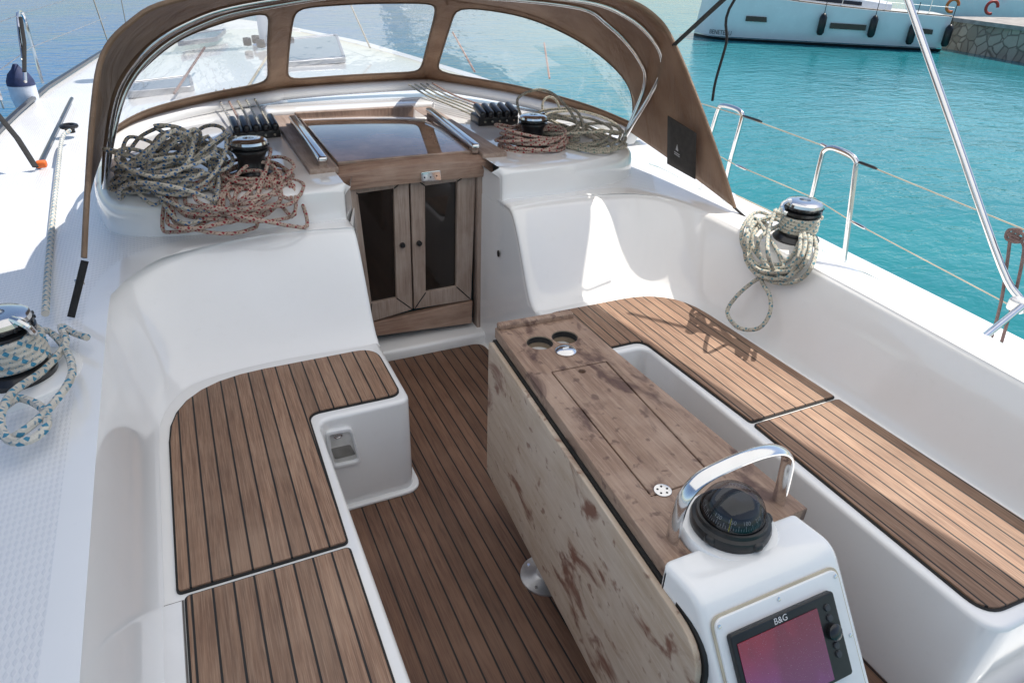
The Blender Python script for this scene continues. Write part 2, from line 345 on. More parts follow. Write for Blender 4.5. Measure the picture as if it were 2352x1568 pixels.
# companionway side walls
b=MB()
for colm,end,xd in ((colP,ends[0],.655),(colS,ends[1],1.245)):
    prof=[p for p in colm if p.z>.40]
    b.grid([prof,[V((xd,3.06,p.z)) for p in prof]])
    prof=end; b.grid([prof,[V((xd,3.06,p.z)) for p in prof]])
    x0=colm[0].x; b.grid([[V((x0,2.30,-.02)),V((x0,2.38,.42))],[V((xd,3.06,-.02)),V((xd,3.06,.44))]])
b.box((C,3.0,.01),(.78,.20,.08),.02)
struct('companionway_wall',b,GEL,50)
b=MB(); b.add([(-.3,-.6,-.014),(2.1,-.6,-.014),(2.1,3.1,-.014),(-.3,3.1,-.014)],[(0,1,2,3)]); b.box((1.75,.12,.03),(1.2,.5,.09),.03); struct('cockpit_tub',b,GELW,40)
# forward deck, toe rail, hull
def hw(y):
    K=[(-1,2.0),(3,2.1),(5.7,2.0),(7,1.89),(9.6,1.5),(12,.75),(13.2,.05)]
    for (a,wa),(c,wb) in zip(K,K[1:]):
        if y<=c: return lerp(wa,wb,(y-a)/(c-a))
    return .05
ys=[4.0+.5*i for i in range(19)]
b=MB(); b.grid([[V((C+s*hw(y_),y_,.70-.02*abs(s))) for s in (-1,-.8,-.5,0,.5,.8,1)] for y_ in ys]); struct('foredeck',b,SKID,60)
b=MB()
yh=[-.6+.6*i for i in range(24)]
for s in (-1,1):
    zt=lambda y_:(.66 if s<0 else .49)+(.0 if y_<3 else min(1,(y_-3)/1.5)*(.68-(.66 if s<0 else .49)))
    b.grid([[V((C+s*hw(y_),y_,zt(y_))) for y_ in yh],[V((C+s*(hw(y_)*.97),y_,-.2)) for y_ in yh],[V((C+s*hw(y_)*.88,y_,-1.05)) for y_ in yh]])
struct('hull',b,WHITE,60)
b=MB(); b.tube([(C-hw(y_)+.02,y_,.705) for y_ in [2.5+.5*i for i in range(20)]],.018,6,flat=1.2)
ob('toe_rail',b,BRONZ,label='dark toe rail along the edge of the port side deck',cat='rail')
# teak floor
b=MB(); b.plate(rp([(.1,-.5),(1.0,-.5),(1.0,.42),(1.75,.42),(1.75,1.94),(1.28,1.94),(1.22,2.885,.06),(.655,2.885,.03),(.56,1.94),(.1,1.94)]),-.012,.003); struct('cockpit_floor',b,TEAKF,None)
# ------------------------------------------------------------------ benches
def bench(name,label,base,pads,loc):
    t=thing(name,label,'bench',loc)
    b=MB(); b.plate(rp(base),0.,.42,.016); ob('bench_base',b,GEL,t,35)
    for pd in pads:
        q=rp(pd)
        b=MB(); b.plate(q,.418,.431,.002); s=ob('teak_seat',b,TEAK,t,35)
        grow=[]; n=len(q)
        for i in range(n):
            e=(q[(i+1)%n]-q[i-1]); nn=V((e.y,-e.x)); nn=nn.normalized() if nn.length>1e-9 else V((0,0)); grow.append(q[i]+nn*.006)
        A=sum(q[i].x*q[(i+1)%n].y-q[(i+1)%n].x*q[i].y for i in range(n))
        if A<0: grow=[2*p_-g for p_,g in zip(q,grow)]
        b=MB(); b.plate(grow,.417,.4255); ob('caulked_edge',b,RUB,s,35)
    return t
pb=bench('cockpit_bench','L-shaped port cockpit bench with striped teak seats and a small open pocket',
  [(.228,-.4),(.228,1.945,.05),(.555,1.945,.05),(.555,2.47),(-.33,2.47),(-.33,-.4)],
  [[(.19,1.365,.01),(.20,1.99,.05),(.525,1.985,.04),(.525,2.33,.08),(-.222,2.33,.33),(-.222,1.365,.01)],
   [(.185,-.3,.01),(.19,1.341,.01),(-.205,1.341,.01),(-.205,-.3,.01)]],(.0,1.5,0))
sb=bench('cockpit_bench','long starboard cockpit bench with sunlit striped teak seats',
  [(1.55,.46,.07),(1.55,1.945,.05),(1.27,1.945,.05),(1.27,2.47),(2.12,2.47),(2.12,.46,.02)],
  [[(1.592,1.364,.01),(1.565,1.985,.06),(1.30,1.985,.03),(1.30,2.335,.05),(1.965,2.335,.28),(1.985,1.364,.01)],
   [(1.585,.51,.06),(1.592,1.343,.01),(1.985,1.343,.01),(2.0,.49,.08)]],(1.8,1.5,0))
b=MB(); b.plate(rp([(.245,-.4),(.245,1.925,.06),(.578,1.925,.07),(.578,2.4),(.5,2.4),(.15,1.98),(.15,-.4)]),.0,.018,.008); ob('toe_flange',b,GEL,pb)
def fY(y0): return lambda p:V((p.x,y0-p.z,p.y))
pk=[PY(u,v,1.94) for u,v in ((744,990),(807,978),(830,1060),(764,1075))]
pq=rp([(p.x,p.z,.018) for p in pk]); cc=sum(pq,V((0,0)))/len(pq); inn=[cc+(p-cc)*.80 for p in pq]
b=MB(); b.plate(pq,-.01,.014,.005,[inn],fY(1.944)); pf_=ob('pocket_frame',b,WHITE,pb)
b=MB(); b.plate([cc+(p-cc)*.9 for p in pq],0,.0012,0,(),fY(1.944)); ob('recess_shade_panel',b,simple('recess_shade_grey',(.66,.65,.62,1),.4,0,0,.15,15),pf_)  # flush panel, its grey paints the shade inside the pocket
b=MB(); b.plate([cc+V(((p-cc).x*.72,(p-cc).y*.30-.022)) for p in pq],0,.0024,0,(),fY(1.944)); ob('slot_shade_plate',b,simple('slot_shadow',(.26,.25,.23,1),.6,0,0,.2,15),pf_)  # darker plate painted as deeper shade in the pocket, no real opening
b=MB(); a=PY(776,1000,1.938); b.tube([a+V((.013*cos(t*PI/6),-.004,.007*sin(t*PI/6))) for t in range(12)],.0025,6,True); ob('drain_ring',b,CHROME,pf_)
b=MB(); p=PZ(366,1488,.425); b.box(p,(.014,.05,.012),.003); ob('hinge',b,CHROME,pb)
b=MB(); b.plate(rp([(-.272,-.3),(-.272,1.335,.02),(-.217,1.335),(-.217,-.3)]),.42,.426,.002); ob('locker_edge',b,WHITE,pb)
b=MB(); b.plate(rp([(-.276,-.3),(-.276,1.34,.02),(-.213,1.34),(-.213,-.3)]),.42,.4215); ob('locker_gap',b,simple('gap_grey',(.18,.17,.16,1),.7),pb)
# ------------------------------------------------------------------ companionway doors
YD=3.0
def fD(y0): return lambda p:V((p.x,y0-p.z,p.y))
def dpoly(pts,r=0): return rp([(PY(u,v,YD).x,PY(u,v,YD).z,r) for u,v in pts])
def door(lbl,outer,inner,knob,mit):
    o=dpoly(outer); i=dpoly(inner,.004); c=sum(o,V((0,0)))/4
    t=thing('cabin_door',lbl,'door',(c.x,YD,min(p.y for p in o)))
    b=MB(); b.plate(o,-.02,.014,.003,[i],fD(YD)); f=ob('door_frame',b,DOORW,t,35)
    b=MB(); b.plate([c+(p-c)*.98 for p in o],-.016,-.006,0,(),fD(YD)); ob('glass_pane',b,DARKG,t)
    b=MB()
    for a,d in mit:
        A=PY(*a,YD);B=PY(*d,YD); b.tube([V((A.x,YD-.0142,A.z)),V((B.x,YD-.0142,B.z))],.0028,5)
    ob('mitre_seam',b,RUB,f)
    k=PY(*knob,YD); b=MB(); b.lathe([(0,0),(.013,.0),(.013,.012),(.009,.018),(0,.02)],(0,0,0),16,lambda p:V((k.x+p.x,YD-.014-p.z,k.z+p.y))); ob('knob',b,BLACK,t)
door('left cabin door of weathered teak with a tall dark glass pane',[(783,428),(936,402),(946,708),(849,737)],[(820,443),(903,431),(909,682),(852,694)],(922,560),[((783,428),(820,443)),((936,402),(903,431)),((946,708),(909,682)),((849,737),(852,694))])
door('right cabin door of weathered teak hung under the silver lock plate',[(940,401),(1091,384),(1080,686),(950,707)],[(974,425),(1048,415),(1046,656),(976,669)],(960,556),[((940,401),(974,425)),((1091,384),(1048,415)),((1080,686),(1046,656)),((950,707),(976,669))])
b=MB(); b.plate(dpoly([(848,740),(1082,688),(1080,738),(856,768)]),-.02,.022,.003,(),fD(YD)); ob('washboard',b,LINT,label='teak washboard across the foot of the cabin doors',cat='board')
b=MB(); b.box((1.247,3.0,.48),(.035,.07,.92),.006); b.box((.62,3.0,.5),(.05,.07,.86),.006); ob('door_jamb',b,DOORW,label='teak jambs standing either side of the cabin doors',cat='door frame')
b=MB()
rows=[]
for i in range(13):
    t=i/12; x_=lerp(.535,1.30,t); a=.022*(1-(2*t-1)**2)
    rows.append([V((x_,2.955,.868+a*.3)),V((x_,2.945,.90+a*.5)),V((x_,2.955,.937+a)),V((x_,2.985,.955+a)),V((x_,3.03,.958+a)),V((x_,3.05,.90)),V((x_,3.0,.868+a*.3))])
b.grid(rows,True); b.add(rows[0],[tuple(range(7))]); b.add(rows[-1],[tuple(range(7))])
ob('hatch_lintel',b,LINT,label='arched teak beam across the top of the cabin doors',cat='beam')
b=MB(); lp=[PY(u,v,2.94) for u,v in ((966,396),(1011,390),(1013,414),(968,419))]; b.plate(rp([(p.x,p.z,.008) for p in lp]),-.03,.006,.002,(),fD(2.94)); lk=ob('lock_plate',b,CHROME,label='small silver lock plate above the right cabin door',cat='lock')
for i,(u,v) in enumerate(((975,408),(1003,404),(989,407))):
    q=PY(u,v,2.934); b=MB(); b.lathe([(0,0),(.004,0),(.003,.002),(0,.002)],(0,0,0),10,lambda p,q=q:V((q.x+p.x,q.y-p.z,q.z+p.y))); ob('screw' if i<2 else 'keyhole',b,BLACK,lk)
b=MB(); q=PX(1147,582,1.252); b.lathe([(0,0),(.012,0),(.011,.004),(.0,.005)],(0,0,0),14,lambda p:V((q.x-.004-p.z,q.y+p.x,q.z+p.y*1.4))); ob('wall_plug',b,BLACK,label='small black plug in the white wall right of the cabin doors',cat='plug')
b=MB(); q=PZ(866,782,.07); b.box(q,(.012,.02,.035),.004); ob('door_hook',b,CHROME,label='small steel hook at the foot of the left cabin door',cat='hook')
# sliding hatch
t=thing('sliding_hatch','smoked glass sliding hatch over the cabin doors','hatch',(.91,3.5,.95))
b=MB(); b.box((.915,3.52,.975),(.66,1.02,.02),.004); ob('glass_panel',b,HATG,t)
b=MB(); b.box((.915,4.035,.978),(.68,.035,.03),.006); ob('rear_trim',b,RAILW,t)
for lbl,x0 in (('teak hatch runner on the port side of the smoked hatch',.515),('teak hatch runner on the starboard side of the smoked hatch',1.315)):
    b=MB(); b.box((x0,3.53,.962),(.125,1.14,.028),.006); ob('hatch_runner',b,RAILW,label=lbl,cat='rail')
b=MB(); b.box((.915,4.16,.975),(.98,.20,.05),.02); struct('hatch_garage',b,GEL)
for lbl,a,c in (('chrome grab rail on the port hatch runner',(672,270),(742,368)),('chrome grab rail on the starboard hatch runner',(985,252),(1094,338))):
    A=PZ(*a,1.005);B=PZ(*c,1.005); d=(B-A).normalized(); L=(B-A).length; mid=(A+B)/2
    rot=V((0,1,0)).rotation_difference(d).to_matrix().to_4x4()
    t=thing('grab_rail',lbl,'grab rail',(mid.x,mid.y,.976)); b=MB(); b.box(mid,(.042,L,.026),.01,rot); ob('bar',b,CHROME,t)
    for s in (-.46,.46):
        b=MB(); q=mid+d*L*s; b.box((q.x,q.y,.983),(.034,.045,.022),.006,rot); ob('foot',b,RAILW,t)
# ------------------------------------------------------------------ table
T4=[PZ(u,v,.75) for u,v in ((1137,752),(1312,722),(1855,1166),(1540,1312))]
fl,fr_,ar,al=T4
lid=[PZ(u,v,.75) for u,v in ((1265,853),(1393,828),(1640,1092),(1496,1140))]
t=thing('cockpit_table','weathered teak cockpit table with folded stained leaf, lid and two cup holes','table',(.92,1.25,0))
cup1=PZ(1240,786,.75); cup2=PZ(1297,773,.75)
circ=lambda c,r,n=24:[V((c.x+r*cos(2*PI*k/n),c.y+r*sin(2*PI*k/n))) for k in range(n)]
cmp=V((.896,.757,.775))
top=[V((fl.x,fl.y)),V((al.x,al.y))]
xl=al.x+.075; xr=ar.x-.055
top+=[V((xl,al.y+.002))]+[V((cmp.x+.107*cos(a),cmp.y+.107*sin(a))) for a in [math.radians(d) for d in range(200,-21,-11)]]+[V((xr,ar.y-.002)),V((ar.x,ar.y)),V((fr_.x,fr_.y))]
lq=rp([(p.x,p.y,.006) for p in lid])
b=MB(); b.plate(top,.712,.75,.003,[lq,circ(cup1,.042),circ(cup2,.042)]); ob('tabletop',b,TAB,t,35)
hole=PZ(1337,851,.75)
def inset(q,d):
    n=len(q); A=sum(q[i].x*q[(i+1)%n].y-q[(i+1)%n].x*q[i].y for i in range(n)); o=[]
    for i in range(n):
        e=q[(i+1)%n]-q[i-1]; nn=V((-e.y,e.x)); nn=nn.normalized() if nn.length>1e-9 else V((0,0)); o.append(q[i]+nn*d*(1 if A>0 else -1))
    return o
b=MB(); b.plate(inset(lq,.004),.725,.7492,.002,[circ(hole,.011,14)]); ob('lid',b,TAB,t,35)
b=MB(); b.plate(inset(lq,-.02),.70,.712); ob('lid_bed',b,RUB,t)
b=MB(); q=PZ(1522,1126,.751); b.plate(circ(q,.021,20),.7505,.753,.001); lt=ob('latch_plate',b,CHROME,t)
for a in range(5):
    b=MB(); b.lathe([(0,.0),(.0028,.0),(.0028,.0012),(0,.0014)],(q.x+.012*cos(a*1.257),q.y+.012*sin(a*1.257),.7525),8); ob('screw_hole',b,BLACK,lt)
for q in (cup1,cup2):
    b=MB(); b.lathe([(.0418,.7485),(.041,.747),(.040,.66),(0,.66)],(q.x,q.y,0),26); ob('cup_holder',b,CREAM,t)
    b=MB(); b.lathe([(.0415,.746),(.0385,.746),(.0385,.728),(.0405,.728)],(q.x,q.y,0),26); ob('cup_lip',b,RUB,t)
q=PZ(1299,806,.752); b=MB(); b.lathe([(.033,.0),(.033,.005),(.03,.008),(.02,.011),(0,.012)],(q.x,q.y,.75),26); cp=ob('filler_cap',b,CHROME,t)
b=MB(); b.box((q.x,q.y,.7625),(.02,.006,.004),.001); ob('slot',b,WHITE,cp)
b=MB(); dx=(fr_-fl).normalized(); b.box((fl+fr_)/2+V((0,-.012,.008)),((fr_-fl).length*.97,.028,.022),.006,V((1,0,0)).rotation_difference(dx).to_matrix().to_4x4()); ob('fiddle',b,TAB,t)
def leaf(A,B,sgn,ex=0.):
    d=(B-A); d.z=0; L=d.length+ex; d=d.normalized(); nrm=V((-d.y,d.x,0))*(1 if sgn>0 else -1)
    f=lambda p:V((A.x,A.y,0))+d*p.x+Zu*p.y+nrm*p.z
    return rp([(0.,.155,.02),(L,.172,.05),(L,.705,.09),(0,.705,.022)]),f
poly,f=leaf(V((fl.x-.004,fl.y,0)),V((al.x-.004,al.y+.01,0)),-1,.165)
nm=f(V((0,0,1)))-f(V((0,0,0)))
out_=1 if nm.x<0 else -1
def zz(a,c): return (min(a*out_,c*out_),max(a*out_,c*out_))
b=MB(); b.plate(poly,*zz(.003,.018),.003,(),f); ob('folding_leaf',b,PLY,t,35,label='stained pale leaf folded down on the port side')
big=inset(poly,-.007)
b=MB(); b.plate([V((p.x,min(.712,p.y))) for p in big],*zz(-.014,.002),0,(),f); ob('leaf_seal',b,RUB,t)
poly,f=leaf(V((fr_.x+.004,fr_.y,0)),V((ar.x+.004,ar.y+.01,0)),1)
nm=f(V((0,0,1)))-f(V((0,0,0))); out_=1 if nm.x>0 else -1
b=MB(); b.plate(poly,*zz(0,.018),.003,(),f); ob('folding_leaf',b,TAB,t,35)
b=MB(); b.box((.92,1.25,.55),(.20,.9,.32),.02); ob('inner_box',b,WHITE,t)
fp=V((.822,1.37,0)); b=MB(); b.lathe([(.0,.004),(.086,.004),(.086,.011),(.05,.016),(.034,.022),(.031,.03),(.031,.42)],fp,30); pd=ob('pedestal',b,STEEL,t)
for k in range(4):
    b=MB(); b.lathe([(0,0),(.006,0),(.005,.003),(0,.003)],fp+V((.068*cos(k*PI/2+.6),.068*sin(k*PI/2+.6),.0135)),10); ob('bolt',b,CHROME,pd)
# ------------------------------------------------------------------ binnacle pod, plotter, compass, grab bar
def PLN(x,d,h): return V((x,.625-.59*d-.81*h,.78-.81*d+.59*h))
t=thing('instrument_pod','white moulded steering pedestal at the aft end of the table','pedestal',(.88,.5,0))
b=MB(); b.plate(rp([(.735,0),(.735,.764,.012),(.625,.776,.035),(.275,.30,.05),(.27,0)]),.708,1.066,.018,(),lambda p:V((p.z,p.x,p.y))); ob('pod_body',b,GEL,t,50)
b=MB(); b.lathe([(.104,.735),(.104,.766),(.100,.771),(.0,.773)],(cmp.x,cmp.y,0),36); ob('compass_seat',b,GEL,t,50)
pf=lambda h:(lambda p:PLN(p.x,-p.y,p.z+h))
b=MB(); b.plate(rp([(.724,-.047,.022),(1.040,-.047,.022),(1.040,-.32,.022),(.724,-.32,.022)]),0,.008,.003,(),pf(.0)); pn=ob('instrument_panel',b,WHITE,t)
b=MB(); b.plate(rp([(.719,-.042,.025),(1.045,-.042,.025),(1.045,-.325,.025),(.719,-.325,.025)]),0,.003,.001,(),pf(.0)); ob('panel_gasket',b,simple('gasket_tan',(.55,.48,.36,1),.6),pn)
for x_,d_ in ((.733,.060),(.88,.057),(1.030,.060),(.733,.30),(1.030,.30),(1.031,.18)):
    b=MB(); b.lathe([(0,0),(.0045,0),(.004,.002),(0,.0025)],(0,0,0),10,lambda p,x_=x_,d_=d_:PLN(x_+p.x,d_+p.y,.008+p.z)); ob('screw',b,CHROME,pn)
t=thing('chart_plotter','black framed chart plotter with dim red and purple screen','chart plotter',PLN(.87,.17,.007))
b=MB(); b.plate(rp([(.742,-.078,.008),(1.003,-.078,.008),(1.003,-.243,.008),(.742,-.243,.008)]),0,.014,.003,(),pf(.0078)); ob('housing',b,BLACK,t)
m=M('plotter_screen'); x,y,z=m.sep(m.pos()); gz_=m.ramp(z,.72,.60)
c=m.mix(gz_,L3(150,28,50),L3(128,56,132)); c=m.mix(m.math('MULTIPLY',m.ramp(m.noise(m.scl(m.pos(),(9,5,5)),1.,3,.5,.5),.46,.62),.5),c,L3(92,20,50)); c=m.mix(m.ramp(m.noise(m.pos(),700,1),.72,.76),c,L3(200,160,190))  # red to purple gradient and dark blotches paint a reflection into the screen
m.set(Base_Color=c,Roughness=.08,Coat_Weight=.5)
b=MB(); b.plate([V((.752,-.096)),V((.952,-.096)),V((.952,-.235)),V((.752,-.235))],0,.0015,0,(),pf(.0222)); ob('screen',b,m.m,t)
b=MB(); b.text('B&G',.017,lambda p:PLN(.862+p.x*1.05,.0875-p.y,.0226)); ob('maker_mark',b,simple('pale_print',(.75,.72,.72,1),.5),t)
for d_ in (.104,.124,.178,.195):
    b=MB(); b.lathe([(.0,0),(.0075,0),(.0065,.003),(0,.0035)],(0,0,0),14,lambda p,d_=d_:PLN(.978+p.x,d_+p.y,.022+p.z)); ob('button',b,simple('button_grey',(.05,.05,.055,1),.4),t)
b=MB(); b.lathe([(.0,0),(.016,0),(.0165,.008),(.013,.011),(0,.012)],(0,0,0),24,lambda p:PLN(.978+p.x,.151+p.y,.022+p.z)); ob('dial',b,BRONZ,t)
# compass
t=thing('compass','domed black steering compass behind the chrome grab bar','compass',(cmp.x,cmp.y,.772))
b=MB(); b.lathe([(.0,.772),(.083,.772),(.085,.784),(.082,.795),(.075,.799),(.073,.807),(.068,.808)],(cmp.x,cmp.y,0),40); bs=ob('compass_base',b,BLACK,t)
for a in (200,340,270):
    b=MB(); q=cmp+V((.080*cos(math.radians(a)),.080*sin(math.radians(a)),.010)); b.box(q,(.022,.024,.02),.008,Matrix.Rotation(math.radians(a),4,'Z')); ob('lug',b,BLACK,bs)
cz=.808
b=MB(); b.lathe([(.068*cos(k*PI/20),.068*sin(k*PI/20)*.95) for k in range(-2,11)],(cmp.x,cmp.y,cz),40); ob('dome',b,DOME,t)
b=MB(); b.lathe([(.063,-.008),(.060,.008),(.047,.024),(.014,.028),(0,.031)],(cmp.x,cmp.y,cz),40); cd=ob('card',b,simple('card_black',(.008,.008,.009,1),.3),t)
b=MB()
for k in range(72):
    a=2*PI*k/72
    A=V((cmp.x+.0615*cos(a),cmp.y+.0615*sin(a),cz+.0045)); B=V((cmp.x+(.060 if k%3 else .057)*cos(a),cmp.y+(.060 if k%3 else .057)*sin(a),cz+(.010 if k%3 else .0145))); b.tube([A,B],.0006,4)
def ctext(s_,deg,size,r=.0545,zc=.0195):
    a=math.radians(deg); e=V((-sin(a),cos(a),0)); rad=V((cos(a),sin(a),0)); upv=(-rad*.6+Zu*.8).normalized(); nr=(rad*.8+Zu*.6)
    b.text(s_,size,lambda p:V((cmp.x,cmp.y,cz))+rad*r+Zu*zc+e*p.x+upv*p.y+nr*.003)
for s_,dg_ in (('120',195),('150',225),('180',255),('210',285),('240',315)): ctext(s_,dg_,.0115)
ob('card_markings',b,simple('white_print',(.38,.38,.38,1),.5),cd)
b=MB(); a_=math.radians(222); b.tube([V((cmp.x+.066*cos(a_),cmp.y+.066*sin(a_),cz+.004)),V((cmp.x+.057*cos(a_),cmp.y+.057*sin(a_),cz+.031))],.0011,5); ob('lubber_line',b,simple('yellow_mark',(.5,.42,.02,1),.5),t)
# grab bar
t=thing('grab_bar','polished chrome arch grab bar over the compass','grab bar',(.92,.79,.75))
P=cr([(.772,.785,.745),(.774,.785,.82),(.783,.785,.868),(.815,.785,.902),(.88,.785,.918),(.96,.785,.924),(1.02,.785,.913),(1.054,.785,.882),(1.063,.785,.83),(1.067,.785,.745)],6)
b=MB(); b.tube(P,.009,14,flat=2.0,up=(-1,0,0)); ob('arch',b,CHROME,t)
# ------------------------------------------------------------------ winches
def winch(label,loc,sc,rz):
    t=thing('winch',label,'winch',(0,0,0))
    b=MB(); b.lathe([(0,0),(.078,0),(.080,.012),(.072,.022),(.060,.028),(.058,.03)],(0,0,0),36); ob('base',b,BRONZ,t,30,local=True)
    b=MB(); b.lathe([(.058,.03),(.052,.04),(.0485,.065),(.049,.085),(.056,.098),(.0565,.104)],(0,0,0),36); ob('drum',b,BRONZ,t,30,local=True)
    b=MB(); b.lathe([(.056,.104),(.066,.107),(.066,.113),(.052,.117),(.052,.120),(.066,.124),(.066,.130),(.06,.134)],(0,0,0),36)
    for k in range(18):
        a=2*PI*k/18; b.box((.0655*cos(a),.0655*sin(a),.127),(.006,.006,.007),.001,Matrix.Rotation(a,4,'Z'))
    ob('self_tailer',b,BRONZ,t,30,local=True)
    b=MB(); b.lathe([(.064,.132),(.062,.141),(.054,.147),(.03,.150),(.019,.150),(.018,.142),(0,.142)],(0,0,0),36); ob('cap',b,CHROME,t,40,local=True)
    b=MB(); b.tube(cr([(.05,-.01,.146),(.068,-.012,.143),(.082,-.01,.132),(.078,0,.112),(.07,.01,.108)],5),.008,8); ob('feeder_arm',b,CHROME,t,local=True)
    t.location=loc; t.scale=(sc,sc,sc); t.rotation_euler=(0,0,rz); return t
WP=PZ(585,412,.94); WS=PZ(1222,338,.94); WSC=PZ(1826,552,.765); WPC=PZ(40,858,.765)
winch('black self-tailing winch standing among rope coils left of the cabin doors',WP,1.15,2.6)
winch('black winch with chrome cap ringed by a red-flecked coil, right of the hatch',WS,1.08,.5)
winch('black winch on the starboard coaming with rope wound round its drum',WSC,1.2,3.0)
winch('black winch on the port side deck at the left edge of the picture',WPC,1.25,-.6)
b=MB(); b.lathe([(.16,-.03),(.155,-.005),(.145,.0),(0,.001)],WPC,40); ob('winch_pad',b,GEL,label='round white winch pad on the port side deck',cat='pad')
b=MB(); b.lathe([(.125,-.04),(.118,-.008),(.105,.0),(0,.001)],WSC,40); ob('winch_pad',b,GEL,label='round white winch pad on the starboard coaming',cat='pad')
# clutches
def clutch(label,loc,w,nlev,rz):
    t=thing('rope_clutch',label,'rope clutch',loc)
    b=MB(); b.box((0,0,.022),(w,.15,.044),.01); ob('clutch_body',b,BLACK,t,local=True)
    for i in range(nlev):
        x_=(i+.5)/nlev*w-w/2
        b=MB(); b.box((x_,-.02,.062),(w/nlev*.78,.14,.034),.014,Matrix.Rotation(.16,4,'X')); ob('lever',b,BRONZ,t,local=True)
        b=MB(); b.box((x_,.075,.03),(w/nlev*.6,.02,.02),.004); ob('rope_guide',b,CHROME,t,local=True)
    t.rotation_euler=(0,0,rz); t.scale=(1,1,1.25)
CP=PZ(587,318,.94); CS=PZ(1135,284,.945)
clutch('black rope clutch with five levers behind the port cabin top winch',CP,.23,5,.05); clutch('black rope clutch with five levers beside the starboard hatch runner',CS,.24,5,-.05)
mats=[R_BLUE,R_RED,R_GREY,R_TEAL,R_GREY]
for i in range(5):
    o_=(i-2)*.044
    A=CP+V((o_,.07,.03)); B=PZ(508+i*19,238-i*3,1.0)
    b=MB(); b.tube(cr([A+V((0,-.15,0)),A,A*.5+B*.5+V((0,0,.003)),B,B+V((0,.3,.02))],6),.0058,7); ob('control_line',b,mats[i],label='control line leading forward from the port rope clutch, %s from the hatch'%(['fifth','fourth','third','second','nearest'][i]),cat='rope',group='lines to the port clutch')
    A=CS+V((o_,.07,.03)); B=PZ(985+i*14,222-i*1,1.02)
    b=MB(); b.tube(cr([A+V((0,-.15,0)),A,A*.5+B*.5+V((0,0,.003)),B,B+V((-.03,.3,.02))],6),.0058,7); ob('control_line',b,mats[(i+2)%5],label='control line leading forward from the starboard rope clutch, %s from the hatch'%(['nearest','second','third','fourth','fifth'][i]),cat='rope',group='lines to the starboard clutch')
# ------------------------------------------------------------------ rope coils
def gz(x,y):
    e=2.79 if x>.05 else 2.79+(.05-x)*.45
    if y>e+.02: return .942
    if y>e-.03: return lerp(.815,.942,(y-e+.03)/.05)
    if y>2.66: return .812
    return .80-(2.66-y)*1.2
def coil(c,rx,ry,loops,h,seed,jit=.35,tilt=.5,ground=gz,r=.0076,sp=.3,rot=0.,wob=.05):
    rnd=random.Random(seed); K=12; P=[]
    pr=[[rnd.uniform(-1,1)*jit*rx,rnd.uniform(-1,1)*jit*ry,1+rnd.uniform(-sp,sp*.7),1+rnd.uniform(-sp,sp*.7),rnd.uniform(-tilt,tilt),rnd.uniform(-tilt,tilt),h*(i/loops)*rnd.uniform(.6,1.1)] for i in range(loops+2)]
    for i in range(loops*K):
        l=i//K; f=(i%K)/K; q=[lerp(a,b_,f) for a,b_ in zip(pr[l],pr[l+1])]; a=2*PI*f+.15*l+rnd.uniform(-.06,.06)
        x=rx*q[2]*cos(a)*(1+rnd.uniform(-wob,wob)); y=ry*q[3]*sin(a)*(1+rnd.uniform(-wob,wob)); z=q[6]+x*q[4]+y*q[5]
        X=c.x+q[0]+x*cos(rot)-y*sin(rot); Y=c.y+q[1]+x*sin(rot)+y*cos(rot)
        P.append(V((X,Y,max(c.z+z,ground(X,Y)+r+abs(rnd.gauss(0,.004))))))
    return P
def rope(label,P,mat,r=.0076,n=4,cat='rope coil'):
    b=MB(); b.tube(cr(P,n),r,7); return ob('rope_coil' if cat=='rope coil' else 'rope',b,mat,label=label,cat=cat)
c1=PZ(405,425,.945)
P=coil(c1+V((0,0,.01)),.13,.17,13,.15,3,.75,.8,sp=.4,wob=.05)
P+=coil(c1+V((-.02,.0,.03)),.18,.11,8,.15,33,.5,.9,sp=.35,wob=.05)
P+=coil(c1+V((-.03,-.08,.02)),.11,.17,7,.10,31,.8,.8,sp=.35,rot=.6,wob=.05)
rope('large tangled blue-flecked rope coil at the port end of the cabin top',P,R_BLUE)
P=coil(V((WP.x,WP.y-.02,.945)),.13,.12,6,.05,5,.15,.2,wob=.03)
P+=coil(V((WP.x-.10,WP.y-.19,.85)),.20,.15,8,.12,8,.45,.5,sp=.3,wob=.04)
P+=coil(V((WP.x-.02,WP.y-.17,.86)),.12,.19,6,.15,88,.6,.6,sp=.35,rot=-.5,wob=.05)
rope('red-flecked rope coil round the port cabin top winch spilling over the edge',P,R_RED)
P=coil(V((WS.x,WS.y-.02,.945)),.16,.14,10,.09,15,.22,.25,wob=.04)
rope('red-flecked rope coil ringing the starboard cabin top winch',P,R_RED)
c4=PZ(1320,320,.94); P=coil(c4+V((0,0,.0)),.21,.25,8,.06,21,.5,.3,sp=.4,wob=.05)
P+=coil(c4+V((-.08,.1,.0)),.16,.2,4,.12,22,.35,.5,wob=.05)
rope('loose grey-green flecked rope coil under the starboard side of the sprayhood',P,R_GREY)
b=MB(); A=PZ(1265,258,1.0); b.tube([A+V((.055*cos(k*PI/8),.03*sin(k*PI/8),.06*sin(k*PI/8)+.02)) for k in range(15)],.007,7); ob('rope',b,R_GREY,label='single rope loop standing up behind the starboard winch',cat='rope')
